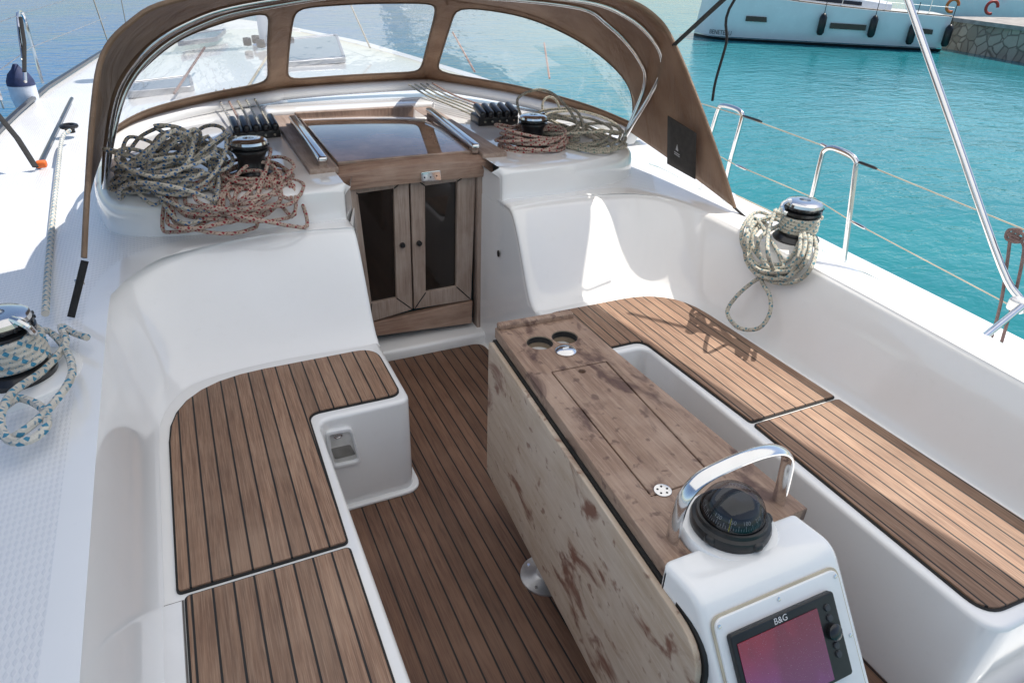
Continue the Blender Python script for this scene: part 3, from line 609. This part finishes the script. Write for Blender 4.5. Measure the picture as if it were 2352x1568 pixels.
# starboard coaming winch rope
P=[]
for k in range(5*14):
    a=2*PI*k/14; P.append(WSC+V((.072*cos(a),.072*sin(a),.045+.013*k/14)))
pn_=V((-.86,-.1,.5)).normalized(); p0=V((2.115,1.85,.74))
rnd=random.Random(4); hang=[]
for l in range(9):
    cx_=1788+rnd.uniform(-12,14); cy_=562+rnd.uniform(-16,14); ax=62+rnd.uniform(-26,20); ay=80+rnd.uniform(-28,8); th=rnd.uniform(.0,.7)
    for k in range(10):
        a=-PI/2+2*PI*k/10; u=cx_+ax*cos(a)*cos(th)-ay*sin(a)*sin(th)+rnd.uniform(-3,3); v=cy_+ax*cos(a)*sin(th)+ay*sin(a)*cos(th)+rnd.uniform(-3,3)
        q=PP(u,v,p0+pn_*(.012+.005*l),pn_)
        if q.z>.775 : q=PZ(u,v,.785+.006*l)
        hang.append(q)
tail=[PP(u,v,p0+pn_*.02,pn_) for u,v in ((1800,610),(1758,632),(1728,648),(1690,682),(1670,718),(1696,752),(1742,754),(1768,720),(1768,680),(1748,640),(1765,600))]
tail=[V((min(q.x,2.06) if q.z<.6 else q.x,q.y,q.z)) for q in tail]
rope('teal-flecked rope on the starboard coaming winch with a loop hanging into the cockpit',P+hang+tail,R_TEAL,.0085)
P=[]
for k in range(5*14):
    a=2*PI*k/14; P.append(WPC+V((.082*cos(a),.082*sin(a),.04+.017*k/14)))
for (u,v) in ((110,760),(150,800),(165,860),(120,930),(60,985),(15,1005),(-10,960),(40,915),(95,935),(108,975),(70,1010),(20,1010),(0,960),(30,900),(100,850),(150,790),(140,750),(170,765),(200,775)):
    P.append(PZ(u,v,.79+rnd.uniform(0,.03)))
rope('blue-flecked rope wrapped on the port side deck winch with loose loops',P,R_SHEET,.0105)
P=[PZ(160,300,.765),PZ(143,318,.76),PZ(132,400,.76),PZ(120,510,.765),PZ(110,620,.775),PZ(104,720,.81)]
rope('blue-flecked sheet running aft along the port side deck to the winch',P,R_SHEET,.0115,8,'rope')
# ------------------------------------------------------------------ sprayhood
Bn=[(238,345,.95),(262,308,.97),(340,268,.99),(480,232,1.01),(618,208,1.03),(660,201,1.035),(800,190,1.045),(955,182,1.045),(1000,184,1.04),(1170,212,1.02),(1330,252,.99),(1436,290,.95),(1446,302,.94)]
Bq=[PZ(*q) for q in Bn]
Fn=[(255,255,3.2),(300,185,3.45),(400,92,3.62),(500,45,3.70),(622,12,3.75),(682,6,3.76),(840,-4,3.78),(1000,-4,3.76),(1055,2,3.74),(1210,30,3.66),(1340,92,3.5),(1430,172,3.3),(1462,250,3.16)]
Fq=[PY(*q) for q in Fn]
NS=8
Bc=cr(Bq,NS); Fc=cr(Fq,NS)
def SF(s,t):
    k=max(0,min(s*NS,len(Bc)-1.0001)); i=int(k); f=k-i
    a=lerp(Bc[i],Bc[i+1],f); c=lerp(Fc[i],Fc[i+1],f); p=lerp(a,c,t); d=V((p.x-C,(p.y-3.0)*1.2,.0)); d=d.normalized() if d.length>1e-6 else V((0,1,0))
    return p+d*(.05*t*(1-t)*4*.6)
t=thing('sprayhood','taupe canvas sprayhood with three clear windows over the cabin entrance','sprayhood',(C,3.6,.95))
cv=MB(); panes=[]
for s0,s1,i0,i1,t0,t1 in ((0,4.5,.75,4.02,.10,.95),(4.5,7.5,4.98,7.1,.10,.95),(7.5,12,7.95,11.35,.10,.95)):
    NA=96; inn=[];out=[]
    for k in range(NA):
        a=2*PI*k/NA+PI/4; cx_,cy_=cos(a),sin(a); mx_=max(abs(cx_),abs(cy_)); e=(abs(cx_)**9+abs(cy_)**9)**(1/9)
        qa,qb=cx_/e,cy_/e; oa,ob_=cx_/mx_,cy_/mx_
        inn.append((lerp(i0,i1,(qa+1)/2),lerp(t0,t1,(qb+1)/2))); out.append((lerp(s0,s1,(oa+1)/2),(ob_+1)/2))
    rows=[[SF(lerp(o[0],i[0],w),lerp(o[1],i[1],w)) for o,i in zip(out,inn)] for w in (0,.34,.67,1)]
    cv.grid(rows,True)
    cc_=((i0+i1)/2,(t0+t1)/2)
    pm=MB(); pm.grid([[SF(lerp(cc_[0],i[0],w),lerp(cc_[1],i[1],w)) for i in inn] for w in (0.001,.2,.4,.6,.8,1.)],True); panes.append(pm)
    hem=MB(); hem.tube([SF(*i) for i in inn],.006,6,True); panes.append(hem)
Aq=[PY(193,592,2.36),PY(199,470,2.46),PY(213,262,2.66),PY(236,128,2.8),PY(300,52,2.83),PY(400,2,2.83),V((C-.45,2.8,1.70)),V((C-.2,2.8,1.72)),V((C,2.8,1.725)),V((C+.25,2.8,1.72)),V((C+.55,2.8,1.70)),PY(1430,-3,2.82),PY(1505,38,2.83),PY(1547,97,2.8),PY(1605,235,2.6),PY(1655,375,2.43),PY(1688,478,2.33)]
Ff=[Bq[0],lerp(Bq[0],Fq[0],.6)]+Fq[0:2]+Fq[2:11]+[Fq[11],Fq[12],lerp(Bq[12],Fq[12],.5),Bq[12]]
mid=[]
for k,(a,c) in enumerate(zip(Aq,Ff)):
    p=(a+c)/2; w=sin(PI*k/(len(Aq)-1)); mid.append(p+V((0,0,.05*w)) + (V((p.x-C,0,0)).normalized()*(.02+.012*sin(k*2.3)) if abs(p.x-C)>.2 else V((0,0,0))))
G=loft([Ff,mid,Aq],5,6); cv.grid(G)
canv=ob('canvas',cv,CANV,t,60); solid(canv,.004)
b=MB(); b.tube([c[-1] for c in G],.009,7); ob('hem',b,CANV,t)
b=MB(); b.tube(Bc,.012,7); ob('foot_hem',b,CANV,t)
for i in (0,2,4): ob('window',panes[i],VINYL,t,60)
HEM=simple('canvas_hem',L3(104,84,68),.8)
for i in (1,3,5): ob('window_hem',panes[i],HEM,t)
def arch(pts,r=.0125):
    b=MB(); b.tube(cr(pts,6),r,10); return b
ob('bow',arch([PZ(240,432,.935),PY(246,335,3.06),PY(272,205,3.0),PY(340,112,2.95),PY(440,50,2.93),PY(560,12,2.92),V((C-.25,2.95,1.655)),V((C,2.95,1.665)),V((C+.3,2.95,1.655)),PY(1340,2,2.95),PY(1440,38,2.95),PY(1503,95,2.93),PY(1522,150,2.95),PY(1497,215,3.03),PY(1430,322,3.13)]),CHROME,t,60)
ob('bow',arch([PZ(243,425,.94),PY(256,325,3.1),PY(290,205,3.14),PY(360,118,3.16),PY(460,58,3.18),PY(590,20,3.2),V((C,3.25,1.63)),PY(1300,12,3.2),PY(1400,60,3.12),PY(1470,140,3.08),PY(1480,200,3.09),PY(1434,315,3.12)],.011),CHROME,t,60)
# pocket on the starboard panel
pq=[(1546,262),(1612,302),(1609,408),(1544,372)]
def SIDE(u,v): 
    A,B_,C_=Aq[14],Aq[16],Bq[12]; n=(B_-A).cross(C_-A).normalized(); return PP(u,v,A,n),n
pts=[SIDE(u,v) for u,v in pq]; n_=pts[0][1]; 
if n_.x>0: n_=-n_
b=MB(); q=[p[0]+n_*.03 for p in pts]; b.grid([[lerp(lerp(q[0],q[1],i/6),lerp(q[3],q[2],i/6),j/6)+n_*(.008*sin(PI*i/6)*sin(PI*j/6)) for i in range(7)] for j in range(7)]); pk=ob('pocket',b,MESH,t); solid(pk,.003)
b=MB(); e1=SIDE(1572,335)[0]+n_*.042; ex_=(q[1]-q[0]).normalized(); ey_=(q[0]-q[3]).normalized()
for tri in (((-.002,-.014),(-.002,.02),(-.012,-.012)),((.001,-.014),(.001,.024),(.010,-.012))):
    b.add([e1+ex_*x_+ey_*y_ for x_,y_ in tri],[(0,1,2)])
for k in range(2):
    for j in range(6):
        x0=-.024+.008*j; y0=-.030-.010*k; b.add([e1+ex_*x_+ey_*y_ for x_,y_ in ((x0,y0),(x0+.006,y0),(x0+.006,y0+.005),(x0,y0+.005))],[(0,1,2,3)])
ob('pocket_emblem',b,simple('print_grey',(.6,.6,.6,1),.6),pk,None)
tt_=thing('strap','black buckled strap tying down the port aft corner of the sprayhood','strap',PZ(165,728,.76)); b=MB(); A=Aq[0]+V((0,0,-.01)); B=PZ(163,728,.765); b.tube([A,lerp(A,B,.5)+V((.0,-.01,0)),B],.003,8,flat=3.6,up=(0,1,0)); ob('webbing',b,WEB,tt_)
b=MB(); q=lerp(A,B,.38); b.box(q,(.026,.008,.022),.003); ob('buckle',b,CHROME,tt_)
b=MB(); A=Aq[-1]; b.tube([A,PZ(1722,508,.77)],.006,6); ob('strap',b,WEB,label='short black tie at the starboard aft corner of the sprayhood',cat='strap')
b=MB(); b.tube([PY(1548,104,2.8),PY(1668,-6,2.2),V((2.2,1.9,2.1))],.006,6,flat=2.); ob('strap',b,WEB,label='dark strap from the sprayhood arch up out of the picture',cat='strap')
b=MB(); b.tube(cr([V((2.35,2.2,2.1)),PY(1690,-5,2.5),PY(1668,100,2.5),PY(1644,185,2.5),PY(1636,232,2.5)],6),.006,7); ob('rope',b,WEB,label='thin dark cord hanging free behind the sprayhood over the water',cat='rope')
b=MB(); b.tube([p+V((0,-.02,-.035)) for p in Bc],.035,8,flat=1.0); struct('hood_coaming',b,GEL,60)
# ------------------------------------------------------------------ bimini frame + canopy
t=thing('canopy','canopy frame with a long sloping steel tube at the starboard rail','canopy',(2.6,1.2,.75))
b=MB(); rows=[]
for i in range(9):
    t_=i/8; y_=lerp(-.75,2.92,t_); xe=lerp(2.95,2.48,t_)
    rows.append([V((lerp(-.7,xe,j/10),y_,2.15+.12*(1-(2*j/10-1)**2)-.05*abs(2*t_-1))) for j in range(11)])
b.grid(rows); ob('canopy_cloth',b,AWN,t,60)  # cloth out of view, outline and translucency shaped for the cockpit's shade and fill
A=PX(2345,690,2.6); A2=PX(2300,612,2.6); B=PX(2083,-5,2.6)
b=MB(); b.tube(cr([A,A2,lerp(A2,B,.5),B,B+(B-A2).normalized()*.45],5),.013,12); ob('sloping_tube',b,CHROME,t)
b=MB(); b.tube([PZ(2240,790,.735),PX(2345,705,2.55)],.012,10); ob('brace_tube',b,CHROME,t)
b=MB(); b.box(PX(2340,700,2.58),(.05,.06,.05),.012); ob('clamp',b,STEEL,t)
b=MB(); q=[PX(u,v,2.62) for u,v in ((2330,545),(2345,530),(2318,528),(2312,548),(2340,556),(2352,540),(2325,536),(2314,600),(2302,680),(2288,740),(2272,800),(2292,805),(2312,745),(2328,690),(2348,600),(2350,560),(2326,548),(2316,535),(2344,548))]; b.tube(cr(q,5),.006,7); ob('rope',b,GREYR,label='knotted brown cord hanging from the starboard guard wire',cat='rope')
# ------------------------------------------------------------------ starboard stanchions and guard wires
def stan(label,pix,x):
    P=[PX(u,v,x) for u,v in pix]; f0=V((P[0].x,P[0].y,.51)); f1=V((P[-1].x,P[-1].y,.51))
    t=thing('stanchion',label,'stanchion',((f0+f1)/2)); b=MB(); b.tube([f0]+cr(P,5)+[f1],.0125,10); ob('hoop',b,CHROME,t)
    for q in (f0,f1):
        b=MB(); b.lathe([(0,0),(.03,0),(.03,.006),(.018,.03),(.0135,.03)],q,18); ob('foot_plate',b,CHROME,t)
stan('steel stanchion hoop near the starboard coaming winch',[(1860,470),(1868,440),(1886,366),(1893,346),(1912,340),(1950,354),(1967,372),(1964,395),(1946,540),(1938,600)],2.72)
stan('steel stanchion hoop beyond the pocket of the sprayhood',[(1625,330),(1636,296),(1650,252),(1660,243),(1690,250),(1704,262),(1702,280),(1680,360),(1668,410)],2.74)
def wire(label,pix,x,r=.003,mat=WIREW):
    P=[PX(u,v,x) for u,v in pix]; b=MB(); b.tube(P,r,6); return ob('guard_wire',b,mat,label=label,cat='wire')
wire('upper guard wire along the starboard side',[(1590,232),(1704,266),(1893,336),(1968,370),(2352,527),(2600,640)],2.72)
wire('lower guard wire along the starboard side',[(1640,352),(1688,378),(1872,456),(1952,506),(2352,718),(2600,850)],2.72,.003)
wire('short third wire low on the starboard side behind the coaming',[(1690,448),(1800,500)],2.6,.004,WIREW)
for i,(a,c,lb) in enumerate((((1706,266),(1750,280),'first turnbuckle on the upper starboard guard wire'),((1885,330),(1905,340),'clamp where the upper guard wire meets the stanchion hoop'),((1972,372),(2015,388),'turnbuckle on the upper guard wire aft of the stanchion hoop'),((1690,378),(1715,390),'turnbuckle on the lower guard wire by the far stanchion hoop'),((1956,508),(1990,526),'turnbuckle on the lower guard wire aft of the stanchion hoop'))):
    b=MB(); A=PX(*a,2.72);B=PX(*c,2.72); b.tube([A,lerp(A,B,.15),lerp(A,B,.85),B],[.004,.007,.007,.004],8); ob('turnbuckle',b,BLACK if i in(0,2) else CHROME,label=lb,cat='turnbuckle')
# ------------------------------------------------------------------ port side gear
xp=-.98
t=thing('stanchion','slim steel stanchion hoop at the far port deck edge','stanchion',PX(98,190,xp)); b=MB(); b.tube(cr([PX(u,v,xp) for u,v in ((98,192),(86,150),(60,55),(50,30),(42,30),(41,42),(46,90),(55,150),(58,188))],4),.0125,8); ob('hoop',b,CHROME,t)
b=MB(); b.tube([PX(u,v,xp+.03) for u,v in ((47,40),(56,100),(56,165))],.006,6,flat=2.5); ob('strap',b,WEB,label='black lashing hanging on the port stanchion above the fender',cat='strap')
fc=PX(52,205,-1.06)
t=thing('fender','pale fender with a navy cap hanging at the port deck edge','fender',fc-V((0,0,.2)))
b=MB(); b.lathe([(0,-.2),(.05,-.19),(.08,-.14),(.092,-.06),(.092,.04)],fc,24); ob('fender_body',b,simple('fender_white',(.72,.77,.85,1),.4),t)
b=MB(); b.lathe([(.094,.03),(.092,.06),(.07,.11),(.035,.145),(.015,.18),(0,.18)],fc,24); ob('fender_cap',b,NAVY,t)
def wireP(lb,pts,r=.004,mat=WIRE,nm='guard_wire'):
    b=MB(); b.tube(pts,r,6); ob(nm,b,mat,label=lb,cat='wire')
wireP('upper guard wire along the port side',[V((-1.15,3.5,1.30)),PX(50,32,xp),V((-.55,9.6,1.28))])
wireP('lower guard wire along the port side',[V((-1.15,3.5,1.0)),PX(70,110,xp),V((-.55,9.6,1.0))])
wireP('white shroud wire rising from the port side deck',[PZ(248,97,.70),PZ(248,97,.70)+V((-.25,-.35,3.))],.007,WIREW,'shroud')
wireP('second thin shroud wire forward of the port side deck',[PZ(290,60,.72),PZ(290,60,.72)+V((.12,-.2,3.))],.006,WIREW,'shroud')
t=thing('backstay','wire rigging screw at the far left edge of the picture','wire',PZ(8,250,.72)); b=MB(); A=PZ(8,250,.72); B=A+V((.03,-.02,1.6)); b.tube([A,B],.006,6); ob('wire',b,WIRE,t); b=MB(); b.tube([A+V((0,0,.06)),lerp(A,B,.25)],.014,8); ob('rigging_screw',b,CHROME,t)
t=thing('sheet_track','dark sheet track with a black block on the port side deck','sheet track',PZ(130,300,.712))
b=MB(); A=PZ(165,226,.722);B=PZ(88,384,.722); b.tube([A,B],.011,6,flat=1.2); ob('track',b,BRONZ,t)
q=PZ(158,290,.755); b=MB(); b.tube([q+V((.042*cos(k*PI/8),.042*sin(k*PI/8),0)) for k in range(16)],.013,8,True); b.lathe([(.0,-.04),(.028,-.04),(.028,-.005),(.0,.01)],q,14); ob('block',b,BLACK,t)
b=MB(); q=PZ(95,377,.745); b.box(q,(.05,.05,.035),.01); ob('stopper',b,ORANGE,t)
b=MB(); A=PZ(82,384,.745); b.tube([A,PY(40,318,A.y+.15),PY(-12,255,A.y+.35)],.004,8,flat=4.,up=(0,.3,1)); ob('strap',b,WEB,label='wide black strap crossing the port side deck at the left edge',cat='strap')
# ------------------------------------------------------------------ foredeck gear seen through the windows
t=thing('mast','white mast foot standing on the coachroof seen through the sprayhood','mast',(C,7.5,.9))
b=MB(); b.tube([(C,7.5,.88),(C,7.5,3.4)],.085,20,flat=1.35,up=(1,0,0)); ob('mast_tube',b,WHITE,t)
b=MB(); b.lathe([(.16,.0),(.16,.03),(.12,.05),(.0,.05)],(C,7.5,.90),24); ob('mast_step',b,CHROME,t)
for a in range(6):
    q=V((C+.2*cos(a*1.05),7.5+.2*sin(a*1.05),.96)); b=MB(); b.lathe([(0,-.04),(.035,-.035),(.04,0),(.035,.035),(0,.04)],(0,0,0),14,lambda p,q=q:q+V((p.z,p.x,p.y))); ob('turning_block',b,BLACK,t)
FRM=simple('hatch_frame',(.45,.46,.48,1),.35,.6); TNT=simple('tinted_acrylic',(.10,.12,.16,1),.1,0,.4)
for lb,q in (('dark tinted deck hatch on the coachroof behind the middle window',[(655,95),(775,84),(795,140),(650,152)]),('dark tinted skylight on the port coachroof behind the left window',[(290,198),(440,180),(448,208),(292,222)]),('grey tinted deck hatch just ahead of the left sprayhood window',[(415,88),(520,72),(500,92),(408,104)])):
    P=[PZ(u,v,.962+crz(5.5)) for u,v in q]; t=thing('deck_hatch',lb,'hatch',sum(P,V((0,0,0)))/4)
    pl=rp([(p.x,p.y,.05) for p in P]); cc_=sum(pl,V((0,0)))/len(pl)
    b=MB(); b.plate(pl,.93,.972,.004,[[cc_+(p-cc_)*.9 for p in pl]]); ob('frame',b,FRM,t); b=MB(); b.plate([cc_+(p-cc_)*.93 for p in pl],.935,.966); ob('tinted_pane',b,TNT,t)
for i,(a,c,lb) in enumerate((((620,120),(560,215),'halyard lying on the coachroof behind the left window'),((640,118),(610,200),'halyard lying on the coachroof beside the left window post'),((800,0),(850,110),'light line slanting behind the middle window'),((1040,75),(1090,165),'pinkish line slanting behind the right window'),((1250,100),(1262,180),'second pinkish line slanting behind the right window'),((470,110),(400,215),'dark line slanting behind the left window'))):
    A=PZ(c[0],c[1],.98); B=PY(a[0],a[1],A.y+(1.6 if i<2 else 1.2)); b=MB(); b.tube([A,B],.008,6); ob('rope',b,(R_GREY,R_BLUE,R_GREY,R_RED,R_RED,GREYR)[i],label=lb,cat='rope')
# ------------------------------------------------------------------ moored yacht
BOOT=simple('boot_black',(.015,.018,.02,1),.4); RBR=simple('rail_brown',(.16,.12,.09,1),.5); ALU=simple('alu_mast',(.6,.6,.62,1),.4,.5); HULLW=simple('hull_white',(.95,.94,.92,1),.25,0,.5,.03,2)
def yacht(label,A,B,depth,h0,h1):
    ex=(B-A); ex.z=0; L=ex.length; ex=ex.normalized(); ey=V((-ex.y,ex.x,0)); ey=ey if ey.dot(A)>0 else -ey
    t=thing('moored_yacht',label,'yacht',(A.x,A.y,WATER))
    hb=depth/2
    def hbm(s): return hb*(1-(1-min(1,s/.14))**2.2*.75)*(1-.10*max(0,(s-.3)/.7)**2)
    def top(s): return lerp(h0,h1,s)-.10*sin(PI*s)
    A=V((A.x,A.y,WATER))
    def P(s,side,z,k=1.): return A+ex*(s*L+.12*(z-.3)*(1-min(1,s*6)))+ey*(hb+side*hbm(s)*k)+Zu*z
    ss=[i/40 for i in range(41)]
    b=MB()
    for side in (-1,1):
        b.grid([[P(s,side,zz_*top(s) if zz_>.2 else zz_,kk) for s in ss] for zz_,kk in ((-.15,.86),(.12,.93),(.35,.98),(.75,1.),(1.,1.))])
    b.grid([[P(s,-1,top(s)-.02),P(s,-.5,top(s)+.02),P(s,.5,top(s)+.02),P(s,1,top(s)-.02)] for s in ss])
    for s in (0,1): b.add([P(s,-1,-.1,.86),P(s,-1,top(s)),P(s,1,top(s)),P(s,1,-.1,.86)],[(0,1,2,3)])
    ob('hull',b,HULLW,t,50)
    b=MB(); b.grid([[P(s,-1,z,k)-ey*.012 for s in ss] for z,k in ((-.1,.872),(.09,.924))]); ob('boot_stripe',b,BOOT,t)
    b=MB(); b.grid([[P(s,-1,z,k)-ey*.016 for s in ss] for z,k in ((.10,.926),(.13,.933))]); ob('waterline_stripe',b,CHROME,t)
    cb=MB(); rows=[]
    for s in [.24,.28,.35,.5,.65,.75,.78]:
        hh=.34*min(1,(s-.235)/.1)*(1 if s<.7 else .8); w=.62
        rows.append([P(s,-w,top(s)),P(s,-w*.93,top(s)+hh*.8),P(s,-w*.75,top(s)+hh),P(s,w*.75,top(s)+hh),P(s,w,top(s))])
    cb.grid(rows); ob('cabin',cb,WHITE,t,40)
    wb=MB(); wb.grid([[P(s,-.62*lerp(1,.93,k)-.012,top(s)+.34*.8*k) for s in (.36,.45,.55,.66)] for k in (.3,.75)]); ob('cabin_window',wb,DARKG,t)
    b=MB(); b.tube([P(s,-.97,top(s)+.03) for s in ss],.025,6); ob('toe_rail',b,RBR,t)
    for k in range(6):
        s=.06+.17*k; b=MB(); b.tube([P(s,-.95,top(s)),P(s,-.95,top(s)+.6)],.014,6); ob('stanchion',b,CHROME,t)
    b=MB(); b.tube([P(s,-.95,top(s)+.58) for s in ss],.006,5); b.tube([P(s,-.95,top(s)+.3) for s in ss],.006,5); ob('guard_wire',b,WIRE,t)
    b=MB(); b.tube([P(.45,0,top(.4)+.3),P(.45,0,9.)],.09,10); ob('mast',b,ALU,t)
    return t,P,ex,ey,hb,hbm,A,L
A=PZ(1596,90,WATER);B=PZ(2165,122,WATER)
t,P,ex,ey,hb,hbm,A,L=yacht('white sailing yacht moored across the water with black fenders and dark hull windows',A,B,3.4,1.75,1.15)
nrm=-ey
def onhull(u,v,off=.02):
    q=A
    for _ in range(5):
        s=max(0,min(1,(q-A).dot(ex)/L)); p=A+ey*(hb-hbm(s)-off); d=ray(u,v); q=CAM+d*((p-CAM).dot(nrm)/d.dot(nrm))
    return q
for q in (((1714,37),(1761,40),(1761,52),(1712,49)),((1908,53),(1990,58),(1988,71),(1905,66)),((2118,66),(2143,69),(2141,80),(2116,78))):
    b=MB(); pts=[onhull(u,v,.02) for u,v in q]; b.grid([[pts[0],pts[1]],[pts[3],pts[2]]]); wv=ob('hull_window',b,DARKG,t,None); solid(wv,.02)
b=MB(); qa=onhull(1627,73,.03); qb=onhull(1682,77,.03); ed=(qb-qa); ed.z=0; ed=ed.normalized(); qm=(qa+qb)/2
b.text('BENETEAU',.22,lambda p:qm+ed*(p.x*.85)+Zu*p.y-ey*.05); ob('name_lettering',b,simple('lettering_grey',(.03,.035,.04,1),.5),t,None)
for u,v,lb in ((1888,56,'leftmost black fender on the moored yacht'),(2005,61,'black fender beside the long hull window of the moored yacht'),(2094,77,'third black fender from the left on the moored yacht'),(2176,82,'rightmost black fender on the moored yacht')):
    q=onhull(u,v,.16); f=thing('fender',lb,'fender',q-V((0,0,.38)),'black fenders on the moored yacht')
    b=MB(); b.lathe([(0,-.38),(.08,-.36),(.13,-.28),(.13,.22),(.08,.32),(.03,.36),(.0,.36)],q,16); ob('fender_body',b,BLACK,f)
    b=MB(); b.tube([q+V((0,0,.35)),q+V((0,0,1.0))],.012,5); ob('lanyard',b,WEB,f)
A2=PZ(2060,38,WATER);B2=PZ(2420,66,WATER)
yacht('white yacht lying beyond the stone quay at the top right',A2,B2,3.6,1.5,1.2)
for u,v,mt,lb in ((2188,14,ORANGE,'orange lifebuoy on the farther yacht at the top right'),(2278,18,REDP,'red lifebuoy right of the orange one at the top right')):
    d=ray(u,v); q=CAM+d*(36./d.dot(DV)); b=MB(); b.tube([q+RT*(.30*cos(k*PI/12))+Zu*(.30*sin(k*PI/12)) for k in range(20)],.075,8); ob('lifebuoy',b,mt,label=lb,cat='lifebuoy')
# quay
m=M('quay_stone'); vo=m.vor(m.obj(),2.6); ve=m.vor(m.obj(),2.6,'DISTANCE_TO_EDGE'); e=m.ramp(ve.outputs['Distance'],.0,.10)
c=m.mix(m.ramp(m.sep(vo.outputs['Color'])[0],.1,.9),L3(166,154,138),L3(204,192,174)); c=m.mix(m.math('MULTIPLY',m.noise(m.obj(),12,4),.5),c,L3(150,140,126)); c=m.mix(e,L3(132,122,110),c)
m.set(Base_Color=c,Roughness=.9); m.bump(e,.5,.06)
A=PZ(2150,108,WATER);B=PZ(2420,158,WATER); ex=(B-A).normalized(); ey=V((-ex.y,ex.x,0)); ey=ey if ey.dot(A)>0 else -ey; L=(B-A).length
t=thing('quay','rough stone quay wall with pale concrete top at the right','quay',A); rnd=random.Random(2)
b=MB(); n=60
b.grid([[A+ex*(L*2*i/n)+ey*(.05*zz_+rnd.uniform(-.06,.06))+Zu*(zz_*.95-.3*(zz_==0)) for i in range(n+1)] for zz_ in (0,.25,.5,.75,1.)]); ob('stone_face',b,m.m,t)
b=MB(); b.grid([[A+ex*(L*2*i)+ey*o_+Zu*z_ for o_,z_ in ((-.06,.93),(-.06,1.06),(5.,1.08))] for i in (0,.5,1)]); ob('concrete_top',b,simple('concrete',(.42,.39,.35,1),.85,0,0,.2,3,.3,40),t,30)
# ------------------------------------------------------------------ light
SUN=V((.50,.05,.84)).normalized()
l=bpy.data.lights.new('sun','SUN'); l.energy=5.0; l.angle=math.radians(.53); l.color=(1,.945,.865); o=bpy.data.objects.new('sun',l); COL.objects.link(o); o.rotation_euler=SUN.to_track_quat('Z','Y').to_euler()
w=bpy.data.worlds.new('World'); S.world=w; w.use_nodes=True; nt=w.node_tree; bg=nt.nodes['Background']; sk=nt.nodes.new('ShaderNodeTexSky'); sk.sky_type='NISHITA'; sk.sun_disc=False
sk.sun_elevation=math.asin(SUN.z); sk.sun_rotation=math.atan2(SUN.x,SUN.y); nt.links.new(sk.outputs[0],bg.inputs[0]); bg.inputs[1].default_value=.15
S.view_settings.view_transform='Standard'; S.view_settings.look='None'; S.view_settings.exposure=0
cam=bpy.data.cameras.new('camera'); cam.lens=24.; cam.sensor_width=36.; cam.clip_start=.02; cam.clip_end=3000; o=bpy.data.objects.new('camera',cam); COL.objects.link(o)
mt=Matrix((( RT.x,UP.x,-DV.x,CAM.x),(RT.y,UP.y,-DV.y,CAM.y),(RT.z,UP.z,-DV.z,CAM.z),(0,0,0,1))); o.matrix_world=mt; S.camera=o
